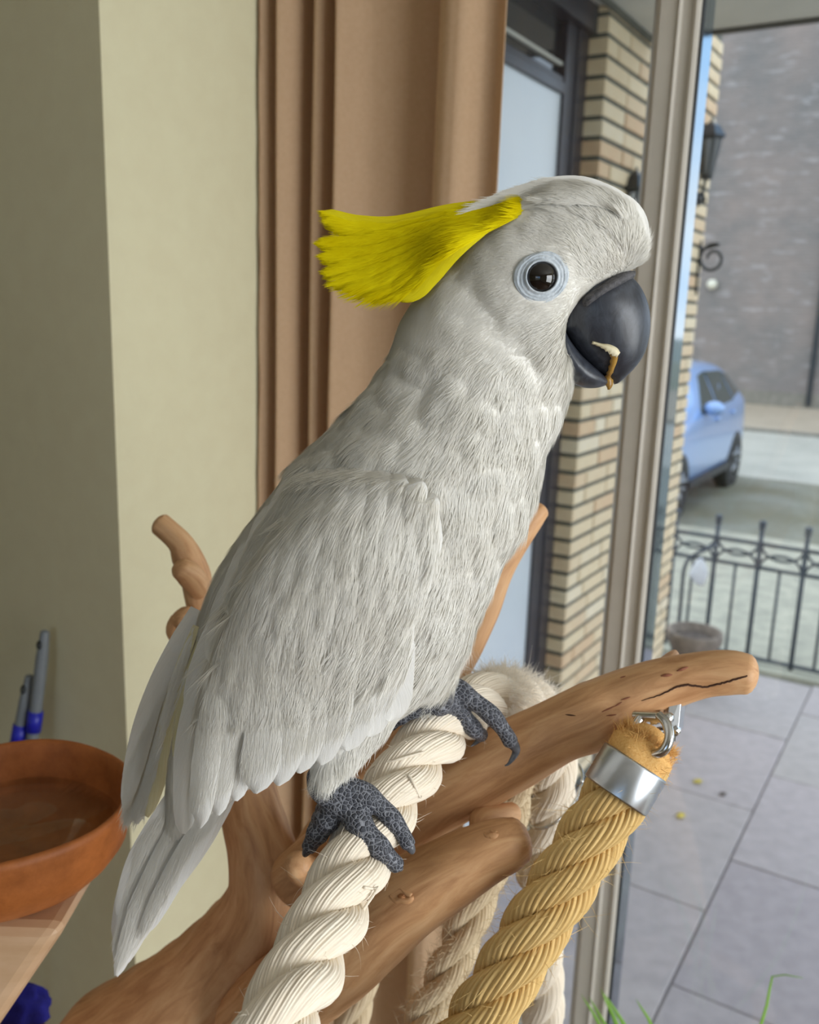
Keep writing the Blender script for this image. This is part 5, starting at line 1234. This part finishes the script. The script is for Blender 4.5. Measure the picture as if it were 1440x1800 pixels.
def foot(toes, shank, claws, label):
    mbf = MB(); ends = []
    for tpts in toes:
        pp_ = toe_pts(tpts, bvr, .45); P_ = px3(pp_); R_ = [p_[3]*depth_at(*p_[:3])/FPX for p_ in pp_]; C4 = catmull(np.column_stack([P_, R_]), 40)
        s = np.linspace(0, 1, 40); C4[:, 3] *= 1+.07*np.sin(s*2*math.pi*3.2)      # toe pads
        mbf.add(*tube_geo(C4[:, :3], C4[:, 3], 20, True, None, True)[:2]); ends.append((C4[-1], C4[-6]))
    addtube(mbf, shank)
    fo = remesh_union('foot', mbf, .0010, 3, mtf); adopt(fo, bird); fo['label'] = label
    for (e, e1_), (cx2, cy2, ty_) in zip(ends, claws):
        if cx2 is None: continue
        tip = onY(cx2, cy2, e[1]+ty_); d = e[:3]-e1_[:3]; d /= np.linalg.norm(d); L = np.linalg.norm(tip-e[:3])
        c = catmull([e[:3]-d*.002, e[:3]+d*L*.45, tip*.7+(e[:3]+d*L*.75)*.3, tip], 20)
        cl_ = tube('claw', c, np.linspace(e[3]*.9, .0004, 20), M_claw, None, 14, None, True); adopt(cl_, fo)
foot([[(580, 1390, 22, .437), (622, 1390, 24), (667, 1417, 19), (700, 1454, 16.5), (718, 1484, 13)], [(582, 1400, 22, .438), (613, 1424, 25), (648, 1468, 21), (678, 1502, 18.5), (698, 1521, 14)], [(590, 1408, 24, .438), (575, 1440, 23), (556, 1468, 19), (543, 1490, 13)], [(585, 1405, 20, .442), (570, 1430, 18, .452), (556, 1455, 14, .462)]], [(562, 1362, .437, 24), (568, 1385, .438, 26), (590, 1402, .438, 25)], [(722, 1496, .004), (706, 1527, .003), (537, 1502, .004), (None, 0, 0)], 'dark grey scaly near foot gripping the rope')
foot([[(752, 1232, 22, .505), (790, 1214, 25), (830, 1231, 18, .511), (864, 1257, 16, .515), (886, 1284, 14.5, .516), (898, 1304, 13, .516)], [(765, 1236, 22, .505), (795, 1236, 22), (818, 1264, 17), (836, 1284, 14.5), (846, 1292, 12)], [(755, 1235, 18, .505), (725, 1248, 16), (700, 1264, 13), (688, 1278, 8)]], [(752, 1215, .508, 24), (762, 1225, .507, 24), (785, 1225, .507, 20)], [(888, 1346, -.003), (828, 1312, .0), (None, 0, 0)], 'dark grey scaly far foot with long curved claw')

# ------------------------------------------------------------------ seed husk held in the beak
M_husk = basic('pale_husk', S(226, 216, 184), S(206, 192, 150), .5, 120); M_husk2 = basic('golden_husk', S(176, 138, 62), S(132, 92, 34), .35, 160)
hu = empty('seed_husk', onY(1080, 640, YB-.016)); tag(hu, 'torn golden and cream seed husk hanging from the beak', 'seed husk')
bvk = bvh_of([bk_o, bl_o])
def strip(nm, pts, wds, mat):
    q = []
    for (x, y) in pts:
        hh = cast(bvk, x, y); q.append(hh[0]-hh[2]*.0008 if hh else (q[-1]*0+onY(x, y, q[-1][1]) if q else onY(x, y, YB-.016)))
    C_ = catmull(np.column_stack([np.array(q), np.array(wds)/3600.]), 18); vs = []; fs = []; T_ = np.gradient(C_[:, :3], axis=0)
    for i in range(18):
        s_ = np.cross(T_[i], CF); s_ /= np.linalg.norm(s_); jag = 1+.25*math.sin(i*2.3)
        vs += [C_[i, :3]-s_*C_[i, 3]*jag, C_[i, :3]-CF*.0007, C_[i, :3]+s_*C_[i, 3]]
    for i in range(17):
        for u in range(2): k = i*3+u; fs.append((k, k+1, k+4, k+3))
    o = mk(nm, vs, fs, mat, None, True); sd = o.modifiers.new('t', 'SOLIDIFY'); sd.thickness = .0003; adopt(o, hu)
strip('pale_flake', [(1041, 602), (1056, 607), (1070, 612), (1080, 618), (1087, 624)], [2, 3, 7, 8, 5], M_husk)
strip('golden_flake', [(1080, 620), (1079, 634), (1074, 650), (1070, 664), (1071, 676), (1070, 685)], [7, 6, 5, 8, 7, 1], M_husk2)
